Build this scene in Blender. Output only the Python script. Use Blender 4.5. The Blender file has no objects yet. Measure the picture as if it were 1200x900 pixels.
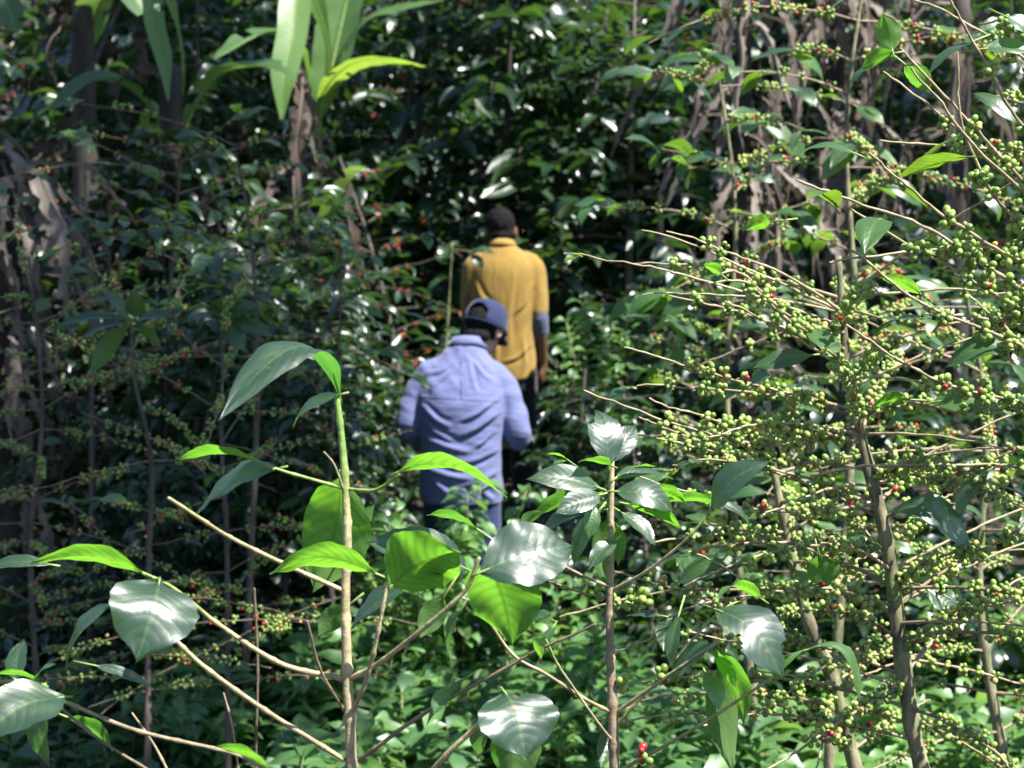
import bpy, bmesh, math, random
import numpy as np
from mathutils import Vector, Matrix, noise
from mathutils.bvhtree import BVHTree

random.seed(7)
RNG = np.random.default_rng(11)
SC = bpy.context.scene
COL = SC.collection
PI = math.pi

# ------------------------------------------------------------------ camera
FPX = 2240.0                       # focal length in 1200-px-wide picture units
CAMZ = 1.6
PITCH = math.radians(5.0)
cam_d = bpy.data.cameras.new('camera')
cam = bpy.data.objects.new('camera', cam_d)
COL.objects.link(cam)
cam.location = (0, 0, CAMZ)
cam.rotation_euler = (PI / 2 - PITCH, 0, 0)
cam_d.sensor_width = 36
cam_d.sensor_fit = 'HORIZONTAL'
cam_d.lens = 36 * FPX / 1200
cam_d.clip_end = 2000
cam_d.clip_start = 0.05
cam_d.dof.use_dof = True
cam_d.dof.focus_distance = 2.85
cam_d.dof.aperture_fstop = 7.6
cam_d.dof.aperture_blades = 7
SC.camera = cam
CP, SP = math.cos(PITCH), math.sin(PITCH)


def P(px, py, d):
    """world point seen at (px, py) of the 1200x900 photo at depth d along the view axis"""
    x = (px - 600) / FPX * d
    u = -(py - 450) / FPX * d
    return np.array((x, d * CP + u * SP, CAMZ - d * SP + u * CP))


GY = [-60, 0, 2.5, 5.5, 8.1, 10.1, 14, 20, 40, 90, 400]
GZ = [1.0, 0.0, -0.12, -0.36, -0.42, -0.08, 0.55, 1.7, 6.5, 20, 60]


def ground_z(x, y):
    z = np.interp(y, GY, GZ)
    side = np.clip(np.abs(x) - 3.0, 0, 40) * 0.06
    return z + side + 0.03 * math.sin(x * 2.1 + y * 1.3) + 0.02 * math.sin(x * 4.7 - y * 3.9)


# ------------------------------------------------------------------ node helpers
def new_mat(name):
    m = bpy.data.materials.new(name)
    m.use_nodes = True
    nt = m.node_tree
    nt.nodes.clear()
    return m, nt


class N:
    def __init__(s, nt):
        s.nt = nt

    def __call__(s, t, **kw):
        n = s.nt.nodes.new(t)
        for k, v in kw.items():
            if k.startswith('i_'):
                key = k[2:].replace('_', ' ')
                s.inp(n, key, v)
            else:
                setattr(n, k, v)
        return n

    def inp(s, n, key, v):
        sk = n.inputs[int(key)] if key.isdigit() else n.inputs[key]
        if isinstance(v, bpy.types.NodeSocket):
            s.nt.links.new(v, sk)
        else:
            sk.default_value = v

    def math(s, op, a, b=None, c=None, clamp=False):
        n = s.nt.nodes.new('ShaderNodeMath')
        n.operation = op
        n.use_clamp = clamp
        s.inp(n, '0', a)
        if b is not None:
            s.inp(n, '1', b)
        if c is not None:
            s.inp(n, '2', c)
        return n.outputs[0]

    def mix(s, fac, a, b, blend='MIX'):
        n = s.nt.nodes.new('ShaderNodeMix')
        n.data_type = 'RGBA'
        n.blend_type = blend
        s.inp(n, '0', fac)
        s.inp(n, '6', a)
        s.inp(n, '7', b)
        return n.outputs[2]

    def sstep(s, x, a, b):
        n = s.nt.nodes.new('ShaderNodeMapRange')
        n.interpolation_type = 'SMOOTHSTEP'
        s.inp(n, '0', x)
        n.inputs[1].default_value = a
        n.inputs[2].default_value = b
        n.inputs[3].default_value = 0
        n.inputs[4].default_value = 1
        return n.outputs[0]

    def noise(s, vec, scale, detail=3, rough=0.55):
        n = s.nt.nodes.new('ShaderNodeTexNoise')
        n.inputs['Scale'].default_value = scale
        n.inputs['Detail'].default_value = detail
        n.inputs['Roughness'].default_value = rough
        if vec is not None:
            s.nt.links.new(vec, n.inputs['Vector'])
        return n.outputs['Fac']


def rgb(r, g, b):
    return (r, g, b, 1.0)


def leaf_mat(name, young, old, trans, rough=0.3, tfac=0.38, veins=True, spots=0.0, yellow=0.0, spec=0.75, nv=9.0, coat=1.0, crough=0.40, cior=1.9):
    m, nt = new_mat(name)
    n = N(nt)
    out = n('ShaderNodeOutputMaterial')
    tint = n('ShaderNodeAttribute', attribute_name='tint').outputs['Fac']
    co = n('ShaderNodeTexCoord').outputs['Object']
    big = n.noise(co, 14, 3)
    col = n.mix(tint, rgb(*old), rgb(*young))
    col = n.mix(n.math('MULTIPLY', n.sstep(big, 0.35, 0.7), 0.25), col, n.mix(0.5, col, rgb(*young)))
    tcol = n.mix(tint, rgb(trans[0] * 0.30, trans[1] * 0.42, trans[2]), rgb(*trans))
    bump = None
    if veins:
        uv = n('ShaderNodeUVMap', uv_map='UVMap').outputs['UV']
        sep = n('ShaderNodeSeparateXYZ', i_0=uv)
        u, v = sep.outputs[0], sep.outputs[1]
        a = n.math('ABSOLUTE', n.math('MULTIPLY_ADD', v, 2.0, -1.0))
        t = n.math('FRACT', n.math('SUBTRACT', n.math('MULTIPLY', u, nv), n.math('MULTIPLY', n.math('POWER', a, 1.25), 2.3)))
        dv = n.math('ABSOLUTE', n.math('SUBTRACT', t, 0.5))       # 0.5 on a vein
        lat = n.math('MULTIPLY', n.sstep(dv, 0.40, 0.5), n.sstep(a, 0.97, 0.7))
        mid = n.sstep(a, 0.085, 0.03)
        vein = n.math('MAXIMUM', mid, n.math('MULTIPLY', lat, 0.55))
        fine = n.noise(co, 220, 2)
        col = n.mix(n.math('MULTIPLY', vein, 0.3), col, rgb(young[0] * 1.5 + 0.05, young[1] * 1.35 + 0.06, young[2] * 1.2 + 0.02))
        shade = n.math('MULTIPLY', n.math('POWER', n.math('MULTIPLY', dv, 2.0), 2.0), 0.55)
        tcol = n.mix(n.math('MAXIMUM', n.math('MULTIPLY', vein, 0.8), shade), tcol, rgb(trans[0] * 0.4, trans[1] * 0.38, trans[2] * 0.4))
        tcol = n.mix(n.math('MULTIPLY', n.sstep(n.noise(co, 26, 4, 0.7), 0.42, 0.72), 0.55), tcol, rgb(trans[0] * 0.42, trans[1] * 0.5, trans[2] * 0.6))
        if yellow > 0:
            yb = n.noise(co, 9, 2)
            ym = n.math('MULTIPLY', n.sstep(n.math('ADD', yb, n.math('MULTIPLY', u, 0.3)), 0.80, 0.92), n.math('MULTIPLY', tint, yellow))
            col = n.mix(ym, col, rgb(0.34, 0.33, 0.03))
            tcol = n.mix(ym, tcol, rgb(0.75, 0.66, 0.05))
        if spots > 0:
            sp = n('ShaderNodeTexVoronoi', i_Vector=co, i_Scale=42.0).outputs['Distance']
            gate = n.sstep(n.noise(co, 17, 2), 0.52, 0.64)
            sm = n.math('MULTIPLY', n.math('MULTIPLY', n.sstep(sp, 0.22, 0.10), gate), spots)
            col = n.mix(sm, col, rgb(0.22, 0.15, 0.03))
            tcol = n.mix(sm, tcol, rgb(0.35, 0.2, 0.03))
        h = n.math('ADD', n.math('MULTIPLY', n.math('POWER', dv, 2.0), -1.6), n.math('MULTIPLY', mid, -0.35))
        h = n.math('ADD', h, n.math('MULTIPLY', fine, 0.10))
        bump = n('ShaderNodeBump', i_Strength=0.13, i_Distance=0.003, i_Height=h).outputs['Normal']
    back = n('ShaderNodeNewGeometry').outputs['Backfacing']
    under = n.mix(0.55, col, rgb(young[0] * 1.15 + 0.03, young[1] * 1.1 + 0.035, young[2] + 0.015))
    col = n.mix(back, col, under)
    ro = n.math('ADD', n.math('MULTIPLY_ADD', back, 0.22, rough), n.math('MULTIPLY', big, 0.12))
    pb = n('ShaderNodeBsdfPrincipled', i_Base_Color=col, i_Roughness=ro)
    pb.inputs['Specular IOR Level'].default_value = spec
    nt.links.new(n.math('MULTIPLY_ADD', back, -coat, coat), pb.inputs['Coat Weight'])
    pb.inputs['Coat Roughness'].default_value = crough
    pb.inputs['Coat IOR'].default_value = cior
    tb = n('ShaderNodeBsdfTranslucent', i_Color=tcol)
    if bump is not None:
        nt.links.new(bump, pb.inputs['Normal'])
        nt.links.new(n('ShaderNodeBump', i_Strength=0.25, i_Distance=0.006, i_Height=n.math('ADD', n.noise(co, 34, 3), n.math('MULTIPLY', h, 0.25))).outputs[0], pb.inputs['Coat Normal'])
    mx = n('ShaderNodeMixShader', i_0=tfac)
    nt.links.new(pb.outputs[0], mx.inputs[1])
    nt.links.new(tb.outputs[0], mx.inputs[2])
    nt.links.new(mx.outputs[0], out.inputs[0])
    return m


def ramp_mat(name, stops, rough=0.4, spec=0.5, bumpscale=0, bump=0.3, noise_mix=0.0, nscale=30):
    """colour from the 'tint' attribute through a ramp, with procedural mottling"""
    m, nt = new_mat(name)
    n = N(nt)
    out = n('ShaderNodeOutputMaterial')
    tint = n('ShaderNodeAttribute', attribute_name='tint').outputs['Fac']
    cr = n('ShaderNodeValToRGB')
    el = cr.color_ramp.elements
    while len(el) < len(stops):
        el.new(0.5)
    for e, (p, c) in zip(el, stops):
        e.position = p
        e.color = rgb(*c)
    nt.links.new(tint, cr.inputs[0])
    col = cr.outputs[0]
    co = n('ShaderNodeTexCoord').outputs['Object']
    if noise_mix > 0:
        nz = n.noise(co, nscale, 4, 0.65)
        col = n.mix(1.0, col, n.mix(n.sstep(nz, 0.3, 0.72), rgb(1 - noise_mix, 1 - noise_mix, 1 - noise_mix), rgb(1 + noise_mix * .5, 1 + noise_mix * .5, 1 + noise_mix * .5)), 'MULTIPLY')
    pb = n('ShaderNodeBsdfPrincipled', i_Base_Color=col, i_Roughness=rough)
    pb.inputs['Specular IOR Level'].default_value = spec
    if bumpscale:
        b = n('ShaderNodeBump', i_Strength=bump, i_Distance=0.004, i_Height=n.noise(co, bumpscale, 4, 0.6))
        nt.links.new(b.outputs[0], pb.inputs['Normal'])
    nt.links.new(pb.outputs[0], out.inputs[0])
    return m


def bark_mat(name, c1, c2, moss, scale=40, stretch=0.25, mossamt=0.5):
    m, nt = new_mat(name)
    n = N(nt)
    out = n('ShaderNodeOutputMaterial')
    co = n('ShaderNodeTexCoord').outputs['Object']
    mp = n('ShaderNodeMapping', i_Vector=co)
    mp.inputs['Scale'].default_value = (1, 1, stretch)
    nz = n.noise(mp.outputs[0], scale, 5, 0.65)
    col = n.mix(n.sstep(nz, 0.35, 0.65), rgb(*c1), rgb(*c2))
    ms = n.sstep(n.noise(co, scale * 0.35, 3), 0.52, 0.66)
    col = n.mix(n.math('MULTIPLY', ms, mossamt), col, rgb(*moss))
    b = n('ShaderNodeBump', i_Strength=0.6, i_Distance=0.006, i_Height=nz)
    pb = n('ShaderNodeBsdfPrincipled', i_Base_Color=col, i_Roughness=0.8, i_Normal=b.outputs[0])
    nt.links.new(pb.outputs[0], out.inputs[0])
    return m


def cloth_mat(name, c, dark, weave=900, wr=0.5, rough=0.85, wscale=9, wstretch=(1, 1, 2.6)):
    m, nt = new_mat(name)
    n = N(nt)
    out = n('ShaderNodeOutputMaterial')
    co = n('ShaderNodeTexCoord').outputs['Object']
    w = n.noise(co, weave, 1)
    big = n.noise(co, 7, 3)
    col = n.mix(n.math('MULTIPLY_ADD', w, 0.5, n.math('MULTIPLY', big, 0.35)), rgb(*c), rgb(*dark))
    mp = n('ShaderNodeMapping', i_Vector=co)
    mp.inputs['Scale'].default_value = wstretch
    f = n.noise(mp.outputs[0], wscale, 3, 0.5)
    b1 = n('ShaderNodeBump', i_Strength=wr, i_Distance=0.03, i_Height=f)
    b2 = n('ShaderNodeBump', i_Strength=0.25, i_Distance=0.001, i_Height=w, i_Normal=b1.outputs[0])
    pb = n('ShaderNodeBsdfPrincipled', i_Base_Color=col, i_Roughness=rough, i_Normal=b2.outputs[0])
    pb.inputs['Sheen Weight'].default_value = 0.15
    pb.inputs['Specular IOR Level'].default_value = 0.2
    nt.links.new(pb.outputs[0], out.inputs[0])
    return m


M = {}
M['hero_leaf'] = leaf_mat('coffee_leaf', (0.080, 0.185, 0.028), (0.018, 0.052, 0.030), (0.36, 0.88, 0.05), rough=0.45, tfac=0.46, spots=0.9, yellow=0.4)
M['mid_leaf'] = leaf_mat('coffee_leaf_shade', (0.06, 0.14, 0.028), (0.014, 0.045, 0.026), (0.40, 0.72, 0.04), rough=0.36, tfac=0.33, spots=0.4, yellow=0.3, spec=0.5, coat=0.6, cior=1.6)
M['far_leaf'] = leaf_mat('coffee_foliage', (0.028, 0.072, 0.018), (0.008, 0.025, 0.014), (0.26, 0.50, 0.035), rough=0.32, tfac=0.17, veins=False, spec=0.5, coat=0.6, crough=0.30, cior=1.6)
M['herb'] = leaf_mat('herb_leaf', (0.13, 0.27, 0.055), (0.038, 0.11, 0.036), (0.36, 0.62, 0.10), rough=0.42, tfac=0.34, veins=False, coat=0.5, crough=0.38, cior=1.5)
M['banana_leaf'] = leaf_mat('banana_leaf', (0.13, 0.25, 0.045), (0.04, 0.11, 0.03), (0.48, 0.72, 0.07), rough=0.45, tfac=0.42, nv=46.0, coat=0.25)
M['added_shade_leaf'] = leaf_mat('added_shade_tree_leaf', (0.06, 0.13, 0.03), (0.03, 0.08, 0.02), (0.2, 0.35, 0.04), rough=0.4, tfac=0.25, veins=False)
M['berry'] = ramp_mat('coffee_cherry', [(0.0, (0.10, 0.19, 0.03)), (0.45, (0.22, 0.33, 0.065)), (0.72, (0.36, 0.42, 0.11)), (0.82, (0.55, 0.36, 0.08)), (0.90, (0.50, 0.05, 0.03)), (1.0, (0.22, 0.012, 0.014))], rough=0.33, noise_mix=0.15, nscale=60)
M['twig'] = ramp_mat('twig_bark', [(0.0, (0.10, 0.075, 0.05)), (0.35, (0.27, 0.205, 0.13)), (0.65, (0.45, 0.37, 0.21)), (0.85, (0.25, 0.31, 0.09)), (1.0, (0.19, 0.33, 0.07))], rough=0.6, bumpscale=90, bump=0.5, noise_mix=0.38, nscale=45)
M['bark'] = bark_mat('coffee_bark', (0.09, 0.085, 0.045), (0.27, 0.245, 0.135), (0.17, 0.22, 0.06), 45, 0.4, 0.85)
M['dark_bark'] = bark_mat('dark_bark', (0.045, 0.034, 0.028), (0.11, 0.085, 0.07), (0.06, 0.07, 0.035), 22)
M['pseudostem'] = bark_mat('banana_stem_skin', (0.014, 0.011, 0.009), (0.050, 0.038, 0.029), (0.03, 0.038, 0.016), 10, 0.12)
M['dry_leaf_plain'] = ramp_mat('dry_banana_leaf', [(0.0, (0.05, 0.037, 0.030)), (0.5, (0.19, 0.16, 0.145)), (1.0, (0.46, 0.42, 0.40))], rough=0.75, spec=0.2, bumpscale=25, bump=0.6, noise_mix=0.3, nscale=9)
def dry_mat():
    m, nt = new_mat('dry_banana_leaf')
    n = N(nt)
    out = n('ShaderNodeOutputMaterial')
    tint = n('ShaderNodeAttribute', attribute_name='tint').outputs['Fac']
    co = n('ShaderNodeTexCoord').outputs['Object']
    uv = n('ShaderNodeUVMap', uv_map='UVMap').outputs['UV']
    mp = n('ShaderNodeMapping', i_Vector=uv)
    mp.inputs['Scale'].default_value = (3, 30, 1)
    fib = n.noise(mp.outputs[0], 1.5, 4, 0.7)
    blot = n.noise(co, 7, 4, 0.65)
    col = n.mix(tint, rgb(0.06, 0.044, 0.033), rgb(0.40, 0.34, 0.285))
    col = n.mix(n.sstep(fib, 0.35, 0.7), n.mix(0.55, col, rgb(0.05, 0.035, 0.026)), col)
    col = n.mix(n.math('MULTIPLY', n.sstep(blot, 0.5, 0.75), 0.5), col, rgb(0.10, 0.07, 0.05))
    b = n('ShaderNodeBump', i_Strength=0.7, i_Distance=0.004, i_Height=fib)
    pb = n('ShaderNodeBsdfPrincipled', i_Base_Color=col, i_Roughness=0.8, i_Normal=b.outputs[0])
    pb.inputs['Specular IOR Level'].default_value = 0.2
    tb = n('ShaderNodeBsdfTranslucent', i_Color=col)
    mx = n('ShaderNodeMixShader', i_0=0.2)
    nt.links.new(pb.outputs[0], mx.inputs[1])
    nt.links.new(tb.outputs[0], mx.inputs[2])
    nt.links.new(mx.outputs[0], out.inputs[0])
    return m


M['dry_leaf'] = dry_mat()
M['skin_light'] = ramp_mat('light_skin', [(0, (0.50, 0.29, 0.20)), (1, (0.50, 0.29, 0.20))], rough=0.5, noise_mix=0.08, nscale=12)
M['skin_dark'] = ramp_mat('dark_skin', [(0, (0.13, 0.062, 0.038)), (1, (0.13, 0.062, 0.038))], rough=0.45, noise_mix=0.12, nscale=12)
M['hair'] = ramp_mat('black_hair', [(0, (0.012, 0.010, 0.010)), (1, (0.02, 0.016, 0.015))], rough=0.85, spec=0.12, bumpscale=160, bump=1.0, noise_mix=0.4, nscale=80)
M['blue_shirt'] = cloth_mat('blue_chambray', (0.150, 0.168, 0.32), (0.105, 0.12, 0.24), wr=0.35)
M['blue_seam'] = cloth_mat('blue_seam', (0.19, 0.21, 0.42), (0.14, 0.16, 0.34), wr=0.1)
M['yellow_shirt'] = cloth_mat('mustard_cotton', (0.30, 0.185, 0.042), (0.235, 0.145, 0.033), wr=0.3, wstretch=(2.2, 2.2, 0.7))
M['grey_sleeve'] = cloth_mat('grey_knit', (0.10, 0.115, 0.17), (0.07, 0.08, 0.12), wr=0.3)
M['jeans'] = cloth_mat('blue_denim', (0.03, 0.045, 0.13), (0.02, 0.03, 0.085), wr=0.3)
M['dark_trousers'] = cloth_mat('dark_trouser_cloth', (0.012, 0.011, 0.012), (0.008, 0.008, 0.009), wr=0.3)
M['cap'] = cloth_mat('navy_cap_cloth', (0.024, 0.034, 0.085), (0.016, 0.023, 0.06), wr=0.12)
M['shoe'] = cloth_mat('brown_boot_leather', (0.05, 0.035, 0.025), (0.03, 0.022, 0.018), wr=0.2, rough=0.6)


# ------------------------------------------------------------------ mesh builder
class MB:
    def __init__(s):
        s.v, s.q, s.t, s.uv, s.tint, s.qm, s.tm = [], [], [], [], [], [], []
        s.n = 0

    def add(s, v, quads=None, tris=None, uv=None, tint=0.5, mat=0):
        v = np.asarray(v, float)
        k = len(v)
        s.v.append(v)
        s.uv.append(np.zeros((k, 2)) if uv is None else np.asarray(uv, float))
        s.tint.append(np.full(k, tint, float) if np.isscalar(tint) else np.asarray(tint, float))
        if quads is not None and len(quads):
            q = np.asarray(quads, int) + s.n
            s.q.append(q)
            s.qm.append(np.full(len(q), mat))
        if tris is not None and len(tris):
            q = np.asarray(tris, int) + s.n
            s.t.append(q)
            s.tm.append(np.full(len(q), mat))
        s.n += k

    def mesh(s, name, mats, origin=(0, 0, 0), smooth=True):
        me = bpy.data.meshes.new(name)
        v = np.concatenate(s.v) - np.asarray(origin, float)
        q = np.concatenate(s.q) if s.q else np.zeros((0, 4), int)
        t = np.concatenate(s.t) if s.t else np.zeros((0, 3), int)
        me.vertices.add(len(v))
        me.vertices.foreach_set('co', v.astype(np.float32).ravel())
        loops = np.concatenate([q.ravel(), t.ravel()])
        me.loops.add(len(loops))
        me.loops.foreach_set('vertex_index', loops.astype(np.int32))
        nf = len(q) + len(t)
        me.polygons.add(nf)
        tot = np.concatenate([np.full(len(q), 4), np.full(len(t), 3)]).astype(np.int32)
        st = np.concatenate([[0], np.cumsum(tot)[:-1]]).astype(np.int32)
        me.polygons.foreach_set('loop_start', st)
        me.polygons.foreach_set('loop_total', tot)
        me.polygons.foreach_set('use_smooth', np.full(nf, smooth))
        mi = np.concatenate((s.qm or [np.zeros(0, int)]) + (s.tm or [np.zeros(0, int)])) if nf else np.zeros(0, int)
        for m in mats:
            me.materials.append(m)
        me.polygons.foreach_set('material_index', mi.astype(np.int32))
        uvl = me.uv_layers.new(name='UVMap')
        uvl.data.foreach_set('uv', np.concatenate(s.uv)[loops].astype(np.float32).ravel())
        at = me.attributes.new('tint', 'FLOAT', 'POINT')
        at.data.foreach_set('value', np.concatenate(s.tint).astype(np.float32))
        me.update(calc_edges=True)
        me.validate()
        return me

    def build(s, name, mats, parent=None, world_origin=None, smooth=True):
        """mesh in world coordinates -> object; a child is stored relative to its thing's base"""
        if not isinstance(mats, (list, tuple)):
            mats = [mats]
        if parent is not None:
            o0 = parent['_base'] if '_base' in parent else (0, 0, 0)
        else:
            o0 = world_origin if world_origin is not None else (0, 0, 0)
        me = s.mesh(name, mats, o0, smooth)
        o = bpy.data.objects.new(name, me)
        COL.objects.link(o)
        if parent is not None:
            o.parent = parent
            o['_base'] = list(o0)
        else:
            o.location = o0
            o['_base'] = list(o0)
        return o


def tag(o, label=None, cat=None, group=None, kind=None):
    if label:
        o['label'] = label
    if cat:
        o['category'] = cat
    if group:
        o['group'] = group
    if kind:
        o['kind'] = kind
    return o


def thing(name, label, cat, base, group=None):
    o = bpy.data.objects.new(name, None)
    o.empty_display_size = 0.1
    COL.objects.link(o)
    o.location = [float(b) for b in base]
    o['_base'] = [float(b) for b in base]
    return tag(o, label, cat, group)


def nrm(v):
    v = np.asarray(v, float)
    return v / max(np.linalg.norm(v), 1e-9)


def catmull(pts, step):
    """resample a polyline of points (any dimension) through a Catmull-Rom curve, about one sample per step"""
    p = np.asarray(pts, float)
    if len(p) == 2:
        k = max(2, int(np.linalg.norm(p[1][:3] - p[0][:3]) / step) + 1)
        t = np.linspace(0, 1, k)[:, None]
        return p[0] * (1 - t) + p[1] * t
    e = np.vstack([2 * p[0] - p[1], p, 2 * p[-1] - p[-2]])
    out = []
    for i in range(1, len(e) - 2):
        a, b, c, d = e[i - 1], e[i], e[i + 1], e[i + 2]
        k = max(1, int(round(np.linalg.norm(c[:3] - b[:3]) / step)))
        for j in range(k):
            t = j / k
            out.append(0.5 * ((2 * b) + (-a + c) * t + (2 * a - 5 * b + 4 * c - d) * t * t + (-a + 3 * b - 3 * c + d) * t ** 3))
    out.append(p[-1])
    return np.array(out)


def frames(pts):
    p = np.asarray(pts, float)
    tg = np.gradient(p, axis=0)
    tg /= np.maximum(np.linalg.norm(tg, axis=1, keepdims=True), 1e-9)
    up = np.array((0, 0, 1.0)) if abs(tg[0][2]) < 0.9 else np.array((1.0, 0, 0))
    a = nrm(np.cross(up, tg[0]))
    A, B = [], []
    for t in tg:
        a = nrm(a - t * np.dot(a, t))
        A.append(a)
        B.append(np.cross(t, a))
    return tg, np.array(A), np.array(B)


def tube(mb, pts, rad, sides=8, tint=0.5, mat=0, flat=None, round_ends=False):
    p = np.asarray(pts, float)
    r = np.full(len(p), rad, float) if np.isscalar(rad) else np.asarray(rad, float)
    ti = np.full(len(p), tint, float) if np.isscalar(tint) else np.asarray(tint, float)
    if round_ends:
        d0, d1 = nrm(p[0] - p[1]), nrm(p[-1] - p[-2])
        ex0 = [(p[0] + d0 * r[0] * math.sin(a), r[0] * math.cos(a)) for a in (1.45, 1.1, 0.6)]
        ex1 = [(p[-1] + d1 * r[-1] * math.sin(a), r[-1] * math.cos(a)) for a in (0.6, 1.1, 1.45)]
        p = np.vstack([[e[0] for e in ex0], p, [e[0] for e in ex1]])
        r = np.concatenate([[e[1] for e in ex0], r, [e[1] for e in ex1]])
        ti = np.concatenate([[ti[0]] * 3, ti, [ti[-1]] * 3])
    _, A, B = frames(p)
    an = np.arange(sides) / sides * 2 * PI
    fx, fy = flat if flat else (1, 1)
    v = p[:, None, :] + r[:, None, None] * (fx * np.cos(an)[None, :, None] * A[:, None, :] + fy * np.sin(an)[None, :, None] * B[:, None, :])
    k = len(p)
    i = np.arange(k - 1)[:, None] * sides
    j = np.arange(sides)[None, :]
    jn = (j + 1) % sides
    q = np.stack([i + j, i + jn, i + sides + jn, i + sides + j], -1).reshape(-1, 4)
    vv = v.reshape(-1, 3)
    uv = np.stack([np.repeat(np.arange(k) / k, sides), np.tile(np.arange(sides) / sides, k)], -1)
    tt = np.repeat(ti, sides)
    tris = []
    base = len(vv)
    vv = np.vstack([vv, p[0], p[-1]])
    uv = np.vstack([uv, [0, 0], [1, 0]])
    tt = np.concatenate([tt, [ti[0], ti[-1]]])
    for a in range(sides):
        b = (a + 1) % sides
        tris.append((base, b, a))
        tris.append((base + 1, (k - 1) * sides + a, (k - 1) * sides + b))
    mb.add(vv, q, tris, uv, tt, mat)


# ---- leaves
WU = [0, .05, .15, .3, .45, .6, .75, .85, .92, .97, 1]
WW = [.03, .22, .62, .92, 1, .94, .72, .45, .2, .07, 0.0]


def leaf_grid(C, W, nu=30, nv=10, arch=0.0, peak=1.0, fold=0.15, wave=0.0, quilt=0.0, curl=0.0, twist=0.0, seed=0, side=0.0, prof=(WU, WW), nvein=9, edge=0.011):
    """leaf blade of chord C and width W in local axes: x along, y across, z up"""
    rg = np.random.default_rng(seed)
    u = np.linspace(0, 1, nu + 1)
    s = np.linspace(-1, 1, nv + 1)
    U, S = np.meshgrid(u, s, indexing='ij')
    w = np.interp(U, prof[0], prof[1]) * W / 2
    ph = rg.uniform(0, 6.28, 4)
    w = w * (1 + edge * np.sin(U * 31 + ph[0] + S * 2) + edge * np.sin(U * 53 + ph[1]))
    a = np.abs(S)
    x = U * C + 0 * S
    y = S * w
    z = arch * np.sin(PI * U ** peak)
    z = z + fold * a * w
    z = z + wave * W * np.sin(U * 2 * PI * 3.1 + ph[2] + np.sign(S) * 1.1) * a ** 2
    z = z + wave * 0.6 * W * np.sin(U * 2 * PI * 1.7 + ph[3]) * S
    t = (U * nvein - 2.3 * a ** 1.25) % 1.0
    z = z + quilt * (1 - (2 * np.abs(t - 0.5)) ** 2) * (w / (W / 2 + 1e-9)) * np.clip(1.1 - a, 0, 1)
    z = z - curl * a ** 2.5 * w
    z = z + 0.035 * W * np.sin(U * 5.2 + ph[0] * 2 + S * 2.6) * np.cos(S * 2.2 + ph[1])
    y = y + side * C * np.sin(PI * U)
    if twist:
        an = twist * (U - 0.3)
        y, z0 = y * np.cos(an), z
        z = z0 + S * w * np.sin(an)
    v = np.stack([x, y, z], -1).reshape(-1, 3)
    uv = np.stack([U, (S + 1) / 2], -1).reshape(-1, 2)
    i = np.arange(nu)[:, None] * (nv + 1)
    j = np.arange(nv)[None, :]
    q = np.stack([i + j, i + nv + 1 + j, i + nv + 2 + j, i + j + 1], -1).reshape(-1, 4)
    return v, q, uv


def place(v, base, tip, normal):
    X = nrm(np.asarray(tip) - np.asarray(base))
    n0 = np.asarray(normal, float)
    Z = nrm(n0 - X * np.dot(n0, X))
    Y = np.cross(Z, X)
    R = np.stack([X, Y, Z], 0)
    return v @ R + np.asarray(base)


_seed = [100]


def add_leaf(parent, base, tip, width, normal=(0, -0.3, 1), tint=0.5, mat='hero_leaf', petiole=0.012, name='leaf', lod=1.0, notch=None, **kw):
    """one leaf as a mesh of its own"""
    _seed[0] += 1
    base, tip = np.asarray(base, float), np.asarray(tip, float)
    C = np.linalg.norm(tip - base)
    kw['wave'] = kw.get('wave', 0.035) * 0.5
    kw['quilt'] = kw.get('quilt', 0.0035) * 0.26 * C / 0.15
    kw.setdefault('fold', 0.2)
    kw.setdefault('arch', C * 0.1)
    nu, nv = int(34 * lod), max(4, int(12 * lod) // 2 * 2)
    v, q, uv = leaf_grid(C, width, nu, nv, seed=_seed[0], **kw)
    if notch:
        keep = np.ones(len(q), bool)
        cu = uv[q].mean(1)
        for (nu_, ns_, ru, rv) in notch:
            d = ((cu[:, 0] - nu_) / ru) ** 2 + ((cu[:, 1] - ns_) / rv) ** 2
            keep &= d > 1
        q = q[keep]
    mb = MB()
    vw = place(v, base, tip, normal)
    mb.add(vw, q, uv=uv, tint=tint, mat=0)
    if petiole:
        k = nv // 2
        a, b = vw[k], vw[(nv + 1) * 3 + k]
        d = nrm(a - b)
        # petiole continues the midrib back to the twig
        tube(mb, [a + d * petiole, a, b], [0.0017, 0.0016, 0.0009], 6, 0.9, 1)
    return mb.build(name, [M[mat], M['twig']], parent)


def leaf_batch(mb, bases, dirs, normals, lengths, widths, tints, tpl, mat=0):
    """many small leaves at once; tpl = (verts in unit length/width, quads, uv)"""
    tv, tq, tuv = tpl
    bases = np.asarray(bases, float)
    n = len(bases)
    if n == 0:
        return
    X = np.asarray(dirs, float)
    X = X / np.linalg.norm(X, axis=1, keepdims=True)
    Z = np.asarray(normals, float)
    Z = Z - X * (Z * X).sum(1, keepdims=True)
    Z /= np.maximum(np.linalg.norm(Z, axis=1, keepdims=True), 1e-6)
    Y = np.cross(Z, X)
    L = np.asarray(lengths)[:, None, None]
    W = np.asarray(widths)[:, None, None]
    v = bases[:, None, :] + L * tv[None, :, 0:1] * X[:, None, :] + W * tv[None, :, 1:2] * Y[:, None, :] + L * tv[None, :, 2:3] * Z[:, None, :]
    k = len(tv)
    q = (tq[None] + (np.arange(n) * k)[:, None, None]).reshape(-1, 4)
    mb.add(v.reshape(-1, 3), q, uv=np.tile(tuv, (n, 1)), tint=np.repeat(np.asarray(tints, float), k), mat=mat)


def tpl(nu, nv, **kw):
    v, q, uv = leaf_grid(1.0, 1.0, nu, nv, edge=0, **kw)
    return v, q, uv


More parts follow.
